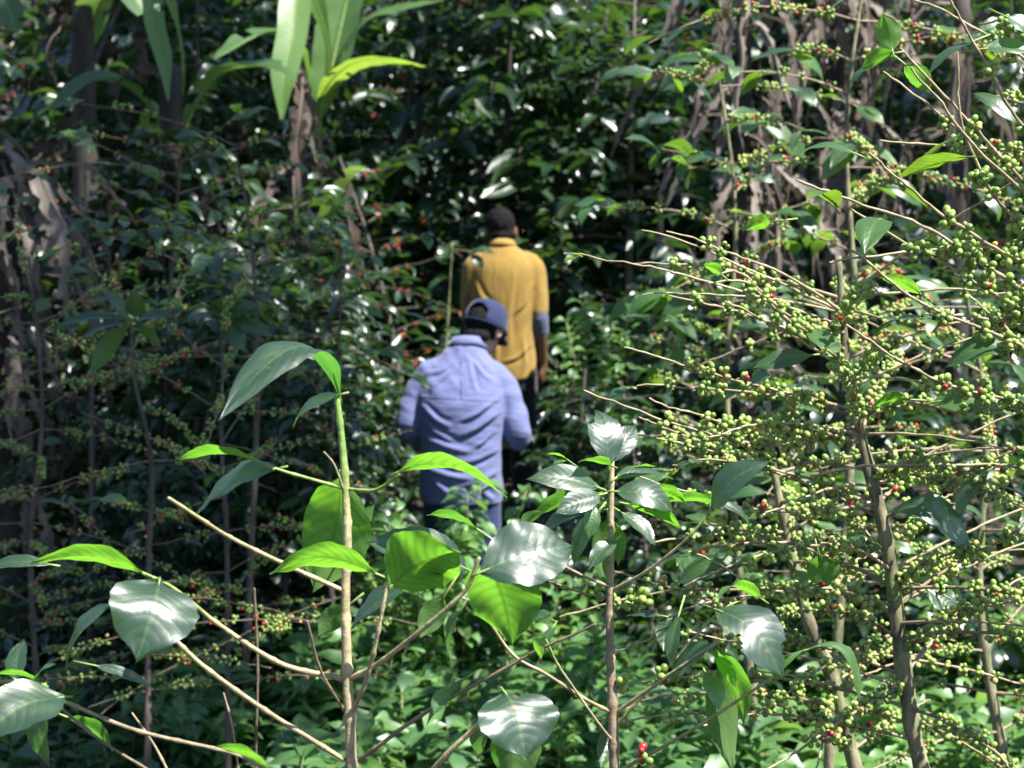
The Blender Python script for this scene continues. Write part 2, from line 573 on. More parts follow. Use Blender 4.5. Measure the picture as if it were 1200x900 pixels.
TPL_FAR = [tpl(5, 2, arch=0.10, fold=0.25, peak=1.2), tpl(5, 2, arch=0.2, fold=0.12, peak=0.9), tpl(5, 2, arch=-0.05, fold=0.3)]
HP = ([0, .1, .3, .55, .8, 1], [.05, .6, 1, .85, .45, 0])
TPL_HERB = [tpl(3, 2, arch=0.08, fold=0.2, prof=HP), tpl(3, 2, arch=0.15, fold=0.1, prof=HP)]


def ico(sub):
    bm = bmesh.new()
    bmesh.ops.create_icosphere(bm, subdivisions=sub, radius=1)
    v = np.array([x.co[:] for x in bm.verts])
    f = np.array([[x.index for x in fc.verts] for fc in bm.faces])
    bm.free()
    return v, f


ICO2, ICO1 = ico(2), ico(1)


def add_berries(mb, pos, rad, axes, tints, sph=ICO2):
    sv, sf = sph
    pos = np.asarray(pos)
    n, k = len(pos), len(sv)
    if not n:
        return
    rad = np.asarray(rad)
    ax = np.asarray(axes)
    ax = ax / np.linalg.norm(ax, axis=1, keepdims=True)
    v = pos[:, None, :] + rad[:, None, None] * (sv[None] + 0.26 * (sv[None] * ax[:, None, :]).sum(-1, keepdims=True) * ax[:, None, :])
    f = (sf[None] + (np.arange(n) * k)[:, None, None]).reshape(-1, 3)
    mb.add(v.reshape(-1, 3), tris=f, tint=np.repeat(np.asarray(tints), k))


def cluster(rng, p, t, n, r=0.0058, ripe=0.03, base_t=0.4, spread=0.75):
    """berries packed round the twig at node p, twig direction t"""
    t = nrm(t)
    a = nrm(np.cross(t, (0.3, 0.2, 1.0)))
    b = np.cross(t, a)
    pos, ax, rad, ti = [], [], [], []
    tries = 0
    while len(pos) < n and tries < n * 14:
        tries += 1
        an = rng.uniform(0, 2 * PI)
        rr = rng.uniform(1.15, 2.3) * r
        d = math.cos(an) * a + math.sin(an) * b
        q = p + d * rr + t * rng.uniform(-1, 1) * r * (1.0 + n * 0.085) * spread
        rb = r * rng.uniform(0.68, 1.10)
        if any(np.dot(q - o, q - o) < (0.8 * (rb + s)) ** 2 for o, s in zip(pos, rad)):
            continue
        pos.append(q)
        rad.append(rb)
        ax.append(d + rng.normal(0, 0.3, 3))
        x = rng.random()
        if x < ripe:
            ti.append(rng.uniform(0.90, 1.0))
        elif x < ripe * 1.5:
            ti.append(rng.uniform(0.74, 0.84))
        else:
            ti.append(np.clip(base_t + rng.normal(0, 0.16), 0, 0.70))
    return pos, rad, ax, ti


# ------------------------------------------------------------------ twigs and coffee plants
def PX(lst, d=None):
    return np.array([P(*(p if len(p) >= 3 else (p[0], p[1], d))[:3]) for p in lst])


def twig(parent, pts, r0, r1, t0=0.4, t1=0.4, node=0.045, knob=0.35, name='branch', sides=8, mat='twig', jitter=0.0, step=0.006):
    """a twig with swollen nodes through world points"""
    p = catmull(pts, step)
    s = np.concatenate([[0], np.cumsum(np.linalg.norm(np.diff(p, axis=0), axis=1))])
    L = s[-1]
    f = s / max(L, 1e-6)
    r = r0 + (r1 - r0) * f
    if node:
        ph = (s / node) % 1.0
        r = r * (1 + knob * np.exp(-((ph - 0.5) / 0.09) ** 2))
    if jitter:
        rg = np.random.default_rng(int(abs(p[0][0]) * 9999) + len(p))
        p = p + np.cumsum(rg.normal(0, jitter, p.shape), axis=0) * np.linspace(0, 1, len(p))[:, None]
    mb = MB()
    tube(mb, p, r, sides, t0 + (t1 - t0) * f, 0, round_ends=True)
    return mb.build(name, [M[mat]], parent)


def rand_dir(rng, az, lift):
    return np.array((math.cos(az) * math.cos(lift), math.sin(az) * math.cos(lift), math.sin(lift)))


def grow(rng, p0, d, L, droop, step=0.03, wander=0.06):
    pts = [np.array(p0, float)]
    d = nrm(d)
    for i in range(max(3, int(L / step))):
        d = nrm(d + np.array((0, 0, -droop * step)) + rng.normal(0, wander, 3) * step * 13)
        pts.append(pts[-1] + d * step)
    return np.array(pts)


class CoffeeTree:
    """a coffee tree whose trunk, branches, leaves and berry clusters are objects of their own"""

    def __init__(s, label, trunk, name='coffee_tree', group=None, seed=1, sph=ICO2, mat='bark', foot=True, sides=10, cat='coffee tree'):
        s.rng = np.random.default_rng(seed)
        s.sph = sph
        tk = np.array(trunk, float)                     # rows of x, y, z, radius
        low = tk[-1]
        if foot:
            gz = ground_z(low[0], low[1])
            if low[2] > gz + 0.05:
                d = (tk[-1] - tk[-2])[:3]
                k = (low[2] - gz + 0.06) / max(-d[2], 1e-3)
                off = np.clip(d[:2] * k, -0.25, 0.25)
                tk = np.vstack([tk, [low[0] + off[0] * .6, low[1] + off[1] * .6, (low[2] + gz) / 2, low[3] * 1.15], [low[0] + off[0], low[1] + off[1], gz - 0.05, low[3] * 1.45]])
        base = (tk[-1][0], tk[-1][1], ground_z(tk[-1][0], tk[-1][1])) if foot else tk[-1][:3]
        s.root = thing(name, label, cat, base, group)
        c = catmull(tk, 0.03)
        s.trunk = c
        mb = MB()
        rr = c[:, 3] * (1 + 0.10 * np.sin(np.arange(len(c)) * 1.7 + seed) + 0.06 * s.rng.normal(0, 1, len(c)))
        tube(mb, c[:, :3], rr, sides, 0.35, 0)
        mb.build('trunk', [M[mat]], s.root)
        s.clusters = []

    def at(s, z):
        i = int(np.argmin(np.abs(s.trunk[:, 2] - z)))
        return s.trunk[i]

    def branch(s, pts, r0=0.0035, r1=0.0016, t0=0.35, t1=0.5, berries=(0.1, 0.8), prob=0.8, n=(5, 12), ripe=0.03, base_t=0.42, node=0.036, leaves=0, leaf_len=(0.09, 0.14), r=0.0054, leaf_mat='mid_leaf', tip_leaf=0.0, leaf_tint=None, lod=0.5, sides=6):
        rng = s.rng
        br = twig(s.root, pts, r0, r1, t0, t1, node=node, knob=0.45, sides=sides, jitter=0.0012, step=0.012)
        p = catmull(pts, node)
        tg = frames(p)[0]
        k = len(p)
        for i in range(k):
            f = i / max(k - 1, 1)
            if berries and berries[0] <= f <= berries[1] and rng.random() < prob:
                m = int(rng.integers(n[0], n[1] + 1))
                s.clusters.append((br, p[i], cluster(rng, p[i], tg[i], m, r, ripe, base_t + rng.normal(0, 0.08))))
        for _ in range(leaves):
            i = int(rng.integers(max(1, int(k * 0.35)), k))
            s.leaf_at(br, p[i], tg[i], leaf_len, leaf_mat, leaf_tint, lod)
        if rng.random() < tip_leaf:
            for sg in (-1, 1):
                s.leaf_at(br, p[-1], tg[-1], (leaf_len[0] * .6, leaf_len[1] * .8), leaf_mat, leaf_tint, lod, sg)
        return br

    def leaf_at(s, br, p, t, leaf_len, mat='mid_leaf', tint=None, lod=0.5, sg=None):
        rng = s.rng
        side = nrm(np.cross(t, (0, 0, 1.0))) * (sg or rng.choice([-1, 1]))
        d = nrm(t * rng.uniform(0.2, 0.9) + side * rng.uniform(0.5, 1) + np.array((0, 0, rng.uniform(-0.7, 0.1))))
        L = rng.uniform(*leaf_len)
        nn = nrm(np.array((rng.normal(0.1, 0.35), rng.normal(-0.35, 0.4), 1.0)))
        b0 = np.asarray(p) + d * 0.012
        add_leaf(br, b0, b0 + d * L, L * rng.uniform(0.36, 0.46), nn, rng.uniform(0.1, 0.9) if tint is None else tint, mat, lod=lod, arch=L * rng.uniform(0.03, 0.2), curl=rng.uniform(0, .2))

    def auto(s, z0, z1, dz=0.06, length=(0.35, 0.7), lift=(0.1, 0.6), droop=0.9, az0=0.0, per=2, skip=0.15, azfilter=None, **kw):
        rng = s.rng
        z, k = z0, 0
        while z < z1:
            c = s.at(z)
            for j in range(per):
                if rng.random() < skip:
                    continue
                az = az0 + k * PI / 2 * 1.06 + j * 2 * PI / per + rng.normal(0, 0.35)
                if azfilter and not azfilter(az % (2 * PI)):
                    continue
                pts = grow(rng, c[:3], rand_dir(rng, az, rng.uniform(*lift)), rng.uniform(*length), droop)
                s.branch(pts, **kw)
            z += dz * rng.uniform(0.7, 1.3)
            k += 1

    def finish(s, single=100, per_branch=False):
        if not s.clusters:
            return s.root
        if per_branch:
            by = {}
            for br, p, c in s.clusters:
                by.setdefault(br.name, (br, []))[1].append(c)
            for br, cs in by.values():
                mb = MB()
                for c in cs:
                    add_berries(mb, c[0], c[1], c[2], c[3], s.sph)
                if mb.n:
                    mb.build('berry_cluster', [M['berry']], br)
            return s.root
        s.clusters.sort(key=lambda c: c[1][1])

        def inview(p):
            d = p[1] * CP - (p[2] - CAMZ) * SP
            x = 600 + p[0] / d * FPX
            y = 450 - (p[1] * SP + (p[2] - CAMZ) * CP) / d * FPX
            return -10 < x < 1210 and -10 < y < 910
        vis = [c for c in s.clusters if inview(c[1])]
        rest = [c for c in s.clusters if not inview(c[1])] + vis[single:]
        for br, p, c in vis[:single]:
            if not len(c[0]):
                continue
            mb = MB()
            add_berries(mb, c[0], c[1], c[2], c[3], s.sph)
            mb.build('berry_cluster', [M['berry']], br)
        if rest:
            mb = MB()
            for br, p, c in rest:
                add_berries(mb, c[0], c[1], c[2], c[3], s.sph)
            o = mb.build('berries', [M['berry']], s.root)
            o['kind'] = 'stuff'
        return s.root


def foliage_coffee(seed, H=3.0, R=1.0, tiers=15, leafL=(0.12, 0.17), berries=0, ripe=0.9, top=1.0, dens=1.0, tints=(0, 0.7), bare=0.0):
    """mesh data of a leafy coffee tree standing at the origin: trunk with limbs, crown, berries"""
    rng = np.random.default_rng(seed)
    tr, lv, be = MB(), MB(), MB()
    lean = rng.normal(0, 0.05, 2)
    tp = np.array([(lean[0] * h * h, lean[1] * h * h, h) for h in np.linspace(-0.1, H, 12)])
    tube(tr, tp, np.linspace(0.035, 0.008, 12), 8)
    B, D, Nn, L, W, T = [], [], [], [], [], []
    for k in range(tiers):
        z = 0.25 + (H - 0.3) * (k + rng.uniform(-.3, .3)) / tiers
        fr = np.clip(z / H, 0, 1)
        for j in range(4):
            az = k * 0.8 + j * PI / 2 + rng.normal(0, 0.3)
            ln = R * (1.05 - 0.75 * fr ** 2.2) * rng.uniform(0.65, 1.1)
            c = np.array((lean[0] * z * z, lean[1] * z * z, z))
            pts = grow(rng, c, rand_dir(rng, az, rng.uniform(0.05, 0.5)), ln, 0.75, 0.07)
            tube(tr, pts, np.linspace(0.006, 0.002, len(pts)), 5)
            tg = frames(pts)[0]
            for i in range(2, len(pts)):
                if rng.random() > dens * (0.35 + 0.65 * i / len(pts)):
                    continue
                side = nrm(np.cross(tg[i], (0, 0, 1.0)))
                for sg in (-1, 1):
                    if rng.random() < bare:
                        continue
                    d = nrm(tg[i] * rng.uniform(0.3, 0.9) + side * sg + np.array((0, 0, rng.uniform(-0.9, 0.15))))
                    B.append(pts[i] + d * 0.01)
                    D.append(d)
                    Nn.append((rng.normal(0, .45), rng.normal(0, .45), 1))
                    l = rng.uniform(*leafL)
                    L.append(l)
                    W.append(l * rng.uniform(0.36, 0.48))
                    T.append(rng.uniform(*tints) ** 1.5)
                if berries and rng.random() < berries and i < len(pts) - 2:
                    q, r_, a_, t_ = cluster(rng, pts[i] - np.array((0, 0, .012)), tg[i], int(rng.integers(6, 14)), 0.0078, ripe, 0.4)
                    add_berries(be, q, r_, a_, t_, ICO1)
    idx = np.arange(len(B))
    for w in range(3):
        s_ = idx[idx % 3 == w]
        leaf_batch(lv, np.array(B)[s_], np.array(D)[s_], np.array(Nn)[s_], np.array(L)[s_], np.array(W)[s_], np.array(T)[s_], TPL_FAR[w])
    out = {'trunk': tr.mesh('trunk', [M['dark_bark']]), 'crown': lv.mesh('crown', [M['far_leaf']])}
    if be.n:
        out['berry_cluster'] = be.mesh('berry_cluster', [M['berry']])
    return out


def put_tree(meshes, label, x, y, rot=0.0, sc=1.0, name='coffee_tree', cat='coffee tree', group=None):
    root = thing(name, label, cat, (x, y, ground_z(x, y)), group)
    root.rotation_euler = (0, 0, rot)
    root.scale = (sc, sc, sc)
    for k, me in meshes.items():
        o = bpy.data.objects.new(k, me)
        COL.objects.link(o)
        o.parent = root
    return root


# ------------------------------------------------------------------ people
def fuse(shapes, voxel, smooth=2, factor=0.5):
    """closed shapes (verts, polys) -> one continuous surface"""
    me = bpy.data.meshes.new('tmp')
    V_, F_, n0 = [], [], 0
    for mb in shapes:
        v = np.concatenate(mb.v)
        V_.append(v)
        for a in mb.q + mb.t:
            F_ += (a + n0).tolist()
        n0 += len(v)
    me.from_pydata(np.concatenate(V_).tolist(), [], F_)
    bm = bmesh.new()
    bm.from_mesh(me)
    bmesh.ops.recalc_face_normals(bm, faces=bm.faces)
    bm.to_mesh(me)
    bm.free()
    ob = bpy.data.objects.new('tmp', me)
    COL.objects.link(ob)
    md = ob.modifiers.new('r', 'REMESH')
    md.mode = 'VOXEL'
    md.voxel_size = voxel
    md.use_smooth_shade = True
    if smooth:
        sm = ob.modifiers.new('s', 'SMOOTH')
        sm.factor = factor
        sm.iterations = smooth
    bpy.context.view_layer.update()
    dg = bpy.context.evaluated_depsgraph_get()
    res = bpy.data.meshes.new_from_object(ob.evaluated_get(dg))
    bpy.data.objects.remove(ob)
    bpy.data.meshes.remove(me)
    res.polygons.foreach_set('use_smooth', np.ones(len(res.polygons), bool))
    return res


def mesh_obj(name, me, mat, parent):
    me.name = name
    me.materials.clear()
    me.materials.append(M[mat])
    o = bpy.data.objects.new(name, me)
    COL.objects.link(o)
    o.parent = parent
    return o


def limb(pts, rad, sides=16, step=0.02, flat=None):
    d = np.column_stack([np.asarray(pts, float), np.asarray(rad, float)])
    c = catmull(d, step)
    mb = MB()
    tube(mb, c[:, :3], c[:, 3], sides, round_ends=True, flat=flat)
    return mb


def loft(rings, sides=40, power=2.4, step=0.02):
    """rings of (x, y, z, rx, ry), closed top and bottom"""
    c = catmull(np.array(rings, float), step)
    an = np.arange(sides) / sides * 2 * PI
    cx = np.sign(np.cos(an)) * np.abs(np.cos(an)) ** (2 / power)
    sy = np.sign(np.sin(an)) * np.abs(np.sin(an)) ** (2 / power)
    v = np.stack([c[:, 0:1] + c[:, 3:4] * cx, c[:, 1:2] + c[:, 4:5] * sy, np.repeat(c[:, 2:3], sides, 1)], -1)
    k = len(c)
    i = np.arange(k - 1)[:, None] * sides
    j = np.arange(sides)[None]
    jn = (j + 1) % sides
    q = np.stack([i + j, i + jn, i + sides + jn, i + sides + j], -1).reshape(-1, 4)
    vv = v.reshape(-1, 3)
    base = len(vv)
    vv = np.vstack([vv, c[0, :3], c[-1, :3]])
    tris = [(base, (a + 1) % sides, a) for a in range(sides)] + [(base + 1, (k - 1) * sides + a, (k - 1) * sides + (a + 1) % sides) for a in range(sides)]
    mb = MB()
    mb.add(vv, q, tris)
    return mb


def ell(center, rad, R=None, sub=3):
    v, f = ico(sub)
    v = v * np.asarray(rad)
    if R is not None:
        v = v @ np.asarray(R).T
    mb = MB()
    mb.add(v + np.asarray(center), tris=f)
    return mb


def xform(mb, R, o):
    m2 = MB()
    m2.v = [v @ np.asarray(R).T + np.asarray(o) for v in mb.v]
    m2.q, m2.t, m2.uv, m2.tint, m2.qm, m2.tm, m2.n = mb.q, mb.t, mb.uv, mb.tint, mb.qm, mb.tm, mb.n
    return m2


def head_shapes():
    """head in local axes: origin at the base of the skull, x right, y forward, z up"""
    S = [ell((0, 0.012, 0.105), (0.074, 0.094, 0.098)), ell((0, 0.045, 0.045), (0.058, 0.058, 0.068)),
         limb([(0, 0.08, 0.02), (0, 0.092, 0.008)], [0.026, 0.022]),                      # chin
         limb([(0, 0.098, 0.095), (0, 0.115, 0.068), (0, 0.108, 0.060)], [0.009, 0.014, 0.012], 10),   # nose
         limb([(-0.022, 0.099, 0.040), (0, 0.104, 0.040), (0.022, 0.099, 0.040)], [0.006, 0.008, 0.006], 10),  # mouth
         limb([(-0.04, 0.094, 0.112), (-0.015, 0.103, 0.112)], [0.008, 0.008], 10), limb([(0.04, 0.094, 0.112), (0.015, 0.103, 0.112)], [0.008, 0.008], 10)]
    for s in (-1, 1):
        S.append(ell((s * 0.032, 0.092, 0.096), (0.013, 0.010, 0.010)))                   # eyes
        S.append(ell((s * 0.080, 0.0, 0.075), (0.010, 0.020, 0.032), Matrix.Rotation(-s * 0.35, 3, 'Z')))  # ears
    return S


def hand_shapes(w, d, palm, curl=0.5, side=1):
    """a hand from wrist w pointing along d; palm = direction the palm faces; side=+1 if the thumb lies along cross(d, palm)"""
    d = nrm(d)
    n = nrm(np.asarray(palm) - d * np.dot(palm, d))
    t = np.cross(d, n) * side
    w = np.asarray(w)
    S = [limb([w, w + d * 0.045, w + d * 0.085], [0.024, 0.031, 0.029], 14, 0.01, flat=None)]
    S = [limb([w - d * .01, w + d * 0.02 + t * 0.012, w + d * 0.085 + t * 0.026], [0.021, 0.019, 0.012], 12, 0.01),
         limb([w - d * .01, w + d * 0.02, w + d * 0.088], [0.021, 0.019, 0.013], 12, 0.01),
         limb([w - d * .01, w + d * 0.02 - t * 0.012, w + d * 0.08 - t * 0.024], [0.021, 0.018, 0.012], 12, 0.01)]
    for i, (off, L) in enumerate(zip((0.030, 0.010, -0.010, -0.029), (0.072, 0.080, 0.074, 0.058))):
        p = w + d * (0.088 - abs(i - 1) * 0.004) + t * off
        a, pts = 0.25 * curl, [p - d * 0.02, p]
        dirv = d
        for seg, fr in enumerate((0.45, 0.30, 0.25)):
            a += curl * (0.55 if seg else 0.35)
            dirv = nrm(d * math.cos(a) + n * math.sin(a) + t * off * 1.2)
            p = p + dirv * L * fr
            pts.append(p)
        S.append(limb(pts, [0.0095, 0.0095, 0.0088, 0.008, 0.0068], 10, 0.006))
    b = w + d * 0.022 + t * 0.02
    S.append(limb([b, b + d * 0.025 + t * 0.018 + n * .006, b + d * 0.05 + t * 0.022 + n * 0.014, b + d * 0.07 + t * 0.018 + n * 0.022], [0.014, 0.012, 0.0105, 0.008], 10, 0.006))
    return S


def displace(me, fn):
    n = len(me.vertices)
    co = np.zeros(n * 3, np.float32)
    no = np.zeros(n * 3, np.float32)
    me.vertices.foreach_get('co', co)
    me.vertices.foreach_get('normal', no)
    co, no = co.reshape(-1, 3), no.reshape(-1, 3)
    h = np.array([fn(c) for c in co])
    co = co + no * h[:, None]
    me.vertices.foreach_set('co', co.astype(np.float32).ravel())
    me.update()


def nz(x, y, z):
    return noise.noise(Vector((x, y, z)))


def collar_ring(cx, cy, z, rx, ry, h, tilt, thick=0.006, flare=0.012, sides=40):
    """folded shirt collar: a closed band round the neck, higher at the back"""
    mb = MB()
    prof = [(0.0, 0.0), (-0.003, h), (0.003, h + 0.006), (flare + 0.004, h * 0.2 - 0.006), (flare, h * 0.12 - 0.012), (0.008, 0.0)]
    k = len(prof)
    V_ = []
    for a in np.arange(sides) / sides * 2 * PI:
        for (o, zz) in prof:
            x, y = math.cos(a) * (rx + o), math.sin(a) * (ry + o)
            V_.append((cx + x, cy + y, z + zz - y * tilt))
    q = []
    for i in range(sides):
        for j in range(k):
            i2, j2 = (i + 1) % sides, (j + 1) % k
            q.append((i * k + j, i2 * k + j, i2 * k + j2, i * k + j2))
    mb.add(V_, q)
    return mb


def rot_head(pitch, yaw, roll):
    return np.array(Matrix.Rotation(-yaw, 3, 'Z') @ Matrix.Rotation(roll, 3, 'Y') @ Matrix.Rotation(-pitch, 3, 'X'))


def legs(spread, feet, hipz, rt, rk, ra, knee=None):
    S = []
    for s in (-1, 1):
        hx = s * 0.085
        fx, fy = s * spread, feet[0 if s < 0 else 1]
        kn = ((hx + fx) / 2, fy * 0.5 + 0.05, 0.48)
        S.append(limb([(hx, 0, hipz), kn, (fx, fy - 0.02, 0.09)], [rt, rk, ra], 18))
    return S


def shoes(spread, feet, big=1.0):
    S = []
    for s in (-1, 1):
        fx, fy = s * spread, feet[0 if s < 0 else 1]
        S.append(limb([(fx, fy - 0.05, 0.045), (fx, fy + 0.06, 0.042), (fx + s * 0.015, fy + 0.17, 0.034)], [0.046 * big, 0.045 * big, 0.036 * big], 14))
        S.append(limb([(fx, fy - 0.02, 0.16), (fx, fy - 0.03, 0.05)], [0.045, 0.047], 14))
    return S


def man_in_blue(base, rotz):
    root = thing('person', 'man in a blue long-sleeved shirt and dark navy cap walking away, head bowed', 'person', base)
    root.rotation_euler = (0, 0, rotz)
    RH = rot_head(0.42, 0.42, 0.10)
    ho = np.array((0.062, 0.095, 1.505))
    # continuous body
    S = [xform(h, RH, ho) for h in head_shapes()]
    S.append(limb([(0.01, 0.04, 1.38), (0.038, 0.075, 1.48), ho + RH @ np.array((0, 0, 0.07))], [0.052, 0.052, 0.054], 18))
    S.append(loft([(0, 0, .80, .15, .10), (0, 0, .95, .155, .105), (0, 0, 1.1, .15, .10), (0, .01, 1.25, .165, .11), (0, .03, 1.38, .165, .10), (0.01, .045, 1.46, .09, .06)]))
    arms = {-1: [(-0.150, .03, 1.375), (-0.228, -0.01, 1.165), (-0.175, 0.20, 1.06)], 1: [(0.160, .03, 1.360), (0.238, 0.0, 1.12), (0.20, 0.22, 1.10)]}
    for s, a in arms.items():
        S.append(limb(a, [0.040, 0.032, 0.024], 14))
        S += hand_shapes(a[2], nrm(np.array(a[2]) - np.array(a[1])) + np.array((-s * 0.3, 0, 0)), (-s, 0, -0.2), 0.7, -s)
    feet = (0.10, -0.12)
    S += legs(0.11, feet, 0.88, 0.075, 0.05, 0.036)
    body = mesh_obj('body', fuse(S, 0.0055, 2), 'skin_light', root)
    # shirt
    T = [loft([(-.005, 0, .845, .172, .125), (-.005, 0, .93, .178, .132), (0, -.005, 1.05, .175, .130), (0, -.005, 1.15, .177, .130), (0, .0, 1.26, .188, .132), (0, .022, 1.35, .186, .125), (0.003, .035, 1.41, .158, .108), (0.008, .042, 1.462, .112, .085), (0.015, .048, 1.505, .075, .066)], power=2.3)]
    for s, a in arms.items():
        a2 = [np.array((s * 0.085, .035, 1.415)), np.array(a[0]) + np.array((0, 0, -.005)), (np.array(a[0]) + np.array(a[1])) / 2 + np.array((s * .012, 0, 0)), np.array(a[1]), np.array(a[1]) * .35 + np.array(a[2]) * .65, np.array(a[2])]
        T.append(limb(a2, [0.056, 0.064, 0.057, 0.052, 0.044, 0.038], 20))
    me = fuse(T, 0.007, 4)
    FOLDS = [(.16, 1.29, .01, 1.205, .010, .011), (.165, 1.23, -.01, 1.135, .011, .012), (-.165, 1.26, -.04, 1.185, .009, .011), (-.165, 1.13, .07, 1.075, .010, .012),
             (.165, 1.07, -.03, 1.02, .010, .011), (-.16, 1.0, .09, .96, .010, .012), (.15, 1.15, .05, 1.09, .008, .009), (-.16, 1.19, .02, 1.10, .008, .010), (.16, .98, .02, .93, .009, .012),
             (0, 1.47, -.11, 1.33, .008, .009), (.02, 1.47, .08, 1.33, .008, .009), (.03, 1.46, .14, 1.37, .009, .010), (-.02, 1.45, -.15, 1.38, .007, .009), (-.10, .95, .0, .87, .009, .012), (.10, .93, .13, .86, .009, .012)]

    def wr(c):
        x, y, z = c
        lo = np.clip((1.32 - z) / 0.2, 0, 1)
        wq = 0.5 * nz(x * 4, y * 4, z * 5)
        w = 0.009 * lo * nz(x * 3.0 + 5, y * 3, z * 11 + x * 7 + wq) + 0.005 * lo * max(0.0, nz(x * 4 + 1, y * 4, z * 24 - x * 14 + 2 * wq)) ** .7
        w *= 0.45
        w += 0.004 * nz(x * 9, y * 9, z * 7 + 3)
        if y < 0.07 and abs(x) < 0.2:
            for (x0, z0, x1, z1, am, wd) in FOLDS:
                dx, dz = x1 - x0, z1 - z0
                tt = ((x - x0) * dx + (z - z0) * dz) / (dx * dx + dz * dz)
                if -0.1 < tt < 1.1:
                    dd = ((x - x0) * dz - (z - z0) * dx) / math.hypot(dx, dz) + 0.006 * math.sin(tt * 5 + x0 * 30)
                    e = math.sin(PI * min(max((tt + .1) / 1.2, 0), 1))
                    w += am * e * (math.exp(-(dd / wd) ** 2) - 0.8 * math.exp(-((dd + 1.5 * wd) / wd) ** 2))
        w += 0.008 * nz(x * 13 + 3, y * 12, z * 17 + 1) * (1 if abs(x) > 0.19 else 0.3)
        if abs(x) < 0.03 and y < 0 and 1.285 < z < 1.40:      # box pleat below the yoke
            w += -0.004 * math.exp(-((x - 0.004) / 0.006) ** 2)
        if y < 0.05 and z > 1.27:                      # drag folds fanning from the shoulder blades
            w += 0.007 * nz((x - 0.02) * 22 + (1.48 - z) * 16 * (1 if x > 0 else -1), 1.5, (1.48 - z) * 4) * np.clip((z - 1.27) / .06, 0, 1)
        return w
    displace(me, wr)
    shirt = mesh_obj('shirt', me, 'blue_shirt', root)
    col = collar_ring(0.022, 0.058, 1.500, 0.066, 0.062, 0.030, 0.30)
    c2 = col.build('collar', [M['blue_shirt']], None)
    c2.parent = shirt
    # yoke seam and pleat lying on the back of the shirt
    bv = BVHTree.FromObject(shirt, bpy.context.evaluated_depsgraph_get())

    def on_back(x, z):
        hit = bv.ray_cast(Vector((x, -1, z)), Vector((0, 1, 0)))
        return np.array(hit[0]) + np.array((0, -0.0012, 0)) if hit[0] else None
    for path in ([(x, 1.305 - 0.018 * (x + .16) / .32 - 0.02 * abs(x)) for x in np.linspace(-.165, .165, 40)], [(0.012 + 0.003 * math.sin(i), z) for i, z in enumerate(np.linspace(1.30, 1.385, 14))]):
        pts = [q for q in (on_back(*p) for p in path) if q is not None]
        if len(pts) > 3:
            mb = MB()
            tube(mb, pts, 0.0015, 6)
            o = mb.build('seam', [M['blue_seam']], None)
            o.parent = shirt
    # hair
    H = [xform(ell((0, -0.003, 0.100), (0.079, 0.094, 0.088)), RH, ho), xform(limb([(-.045, -0.055, 0.030), (0, -0.068, 0.022), (.045, -0.055, 0.030)], [0.026, 0.028, 0.026]), RH, ho)]
    me = fuse(H, 0.006, 2)
    displace(me, lambda c: 0.004 * nz(c[0] * 60, c[1] * 60, c[2] * 60))
    hair = mesh_obj('hair', me, 'hair', root)
    # cap: crown with an opening at the back, strap, button and peak
    V_, Q_ = [], []
    nu, nv = 48, 14
    for i in range(nu):
        a = i / nu * 2 * PI
        for j in range(nv + 1):
            b = j / nv
            zz = math.sin(b * PI / 2) ** 0.85
            rr = math.cos(b * PI / 2) ** 0.55 if j < nv else 0.02
            V_.append((math.cos(a) * rr * 0.090, math.sin(a) * rr * 0.107 + 0.006, 0.088 + zz * 0.112))
    for i in range(nu):
        a = (i + .5) / nu * 2 * PI
        for j in range(nv):
            b = (j + .5) / nv
            da = (a - 1.5 * PI)
            if (da / 0.55) ** 2 + ((b - 0.16) / 0.26) ** 2 < 1:
                continue
            i2 = (i + 1) % nu
            Q_.append((i * (nv + 1) + j, i2 * (nv + 1) + j, i2 * (nv + 1) + j + 1, i * (nv + 1) + j + 1))
    mb = MB()
    mb.add(np.array(V_) @ RH.T + ho, Q_)
    cap = mb.build('cap', [M['cap']], None)
    cap.parent = root
    so = cap.modifiers.new('thickness', 'SOLIDIFY')
    so.thickness = 0.004
    so.offset = 1
    mb = MB()                                            # band and strap
    ring = [(math.cos(a) * 0.092, math.sin(a) * 0.109 + 0.006, 0.086) for a in np.linspace(0, 2 * PI, 49)]
    tube(mb, np.array(ring) @ RH.T + ho, 0.010, 10, flat=(1.0, 0.45))
    o = mb.build('strap', [M['cap']], None)
    o.parent = cap
    mb = MB()                                            # peak
    g = []
    for i in range(17):
        a = PI * (0.10 + 0.80 * i / 16)
        for j in range(7):
            e = j / 6
            g.append((math.cos(a) * (0.09 + 0.004 * e), math.sin(a) * (0.107 + 0.075 * e * math.sin(a) ** .5) + 0.006, 0.088 - 0.018 * e - 0.012 * math.cos(a) ** 2 * 1.5))
    Q_ = [(i * 7 + j, (i + 1) * 7 + j, (i + 1) * 7 + j + 1, i * 7 + j + 1) for i in range(16) for j in range(6)]
    mb.add(np.array(g) @ RH.T + ho, Q_)
    o = mb.build('peak', [M['cap']], None)
    o.parent = cap
    so = o.modifiers.new('thickness', 'SOLIDIFY')
    so.thickness = 0.005
    o = xform(ell((0, 0.006, 0.203), (0.008, 0.008, 0.005)), RH, ho).build('button', [M['cap']], None)
    o.parent = cap
    # trousers and boots
    L = legs(0.10, feet, 0.87, 0.088, 0.066, 0.052) + [loft([(0, 0, .76, .14, .10), (0, 0, .86, .158, .115), (0, 0, .97, .160, .115)])]
    me = fuse(L, 0.009, 3)
    displace(me, lambda c: 0.005 * nz(c[0] * 9, c[1] * 9, c[2] * 16))
    mesh_obj('trousers', me, 'jeans', root)
    mesh_obj('shoes', fuse(shoes(0.11, feet), 0.006, 2), 'shoe', root)
    return root


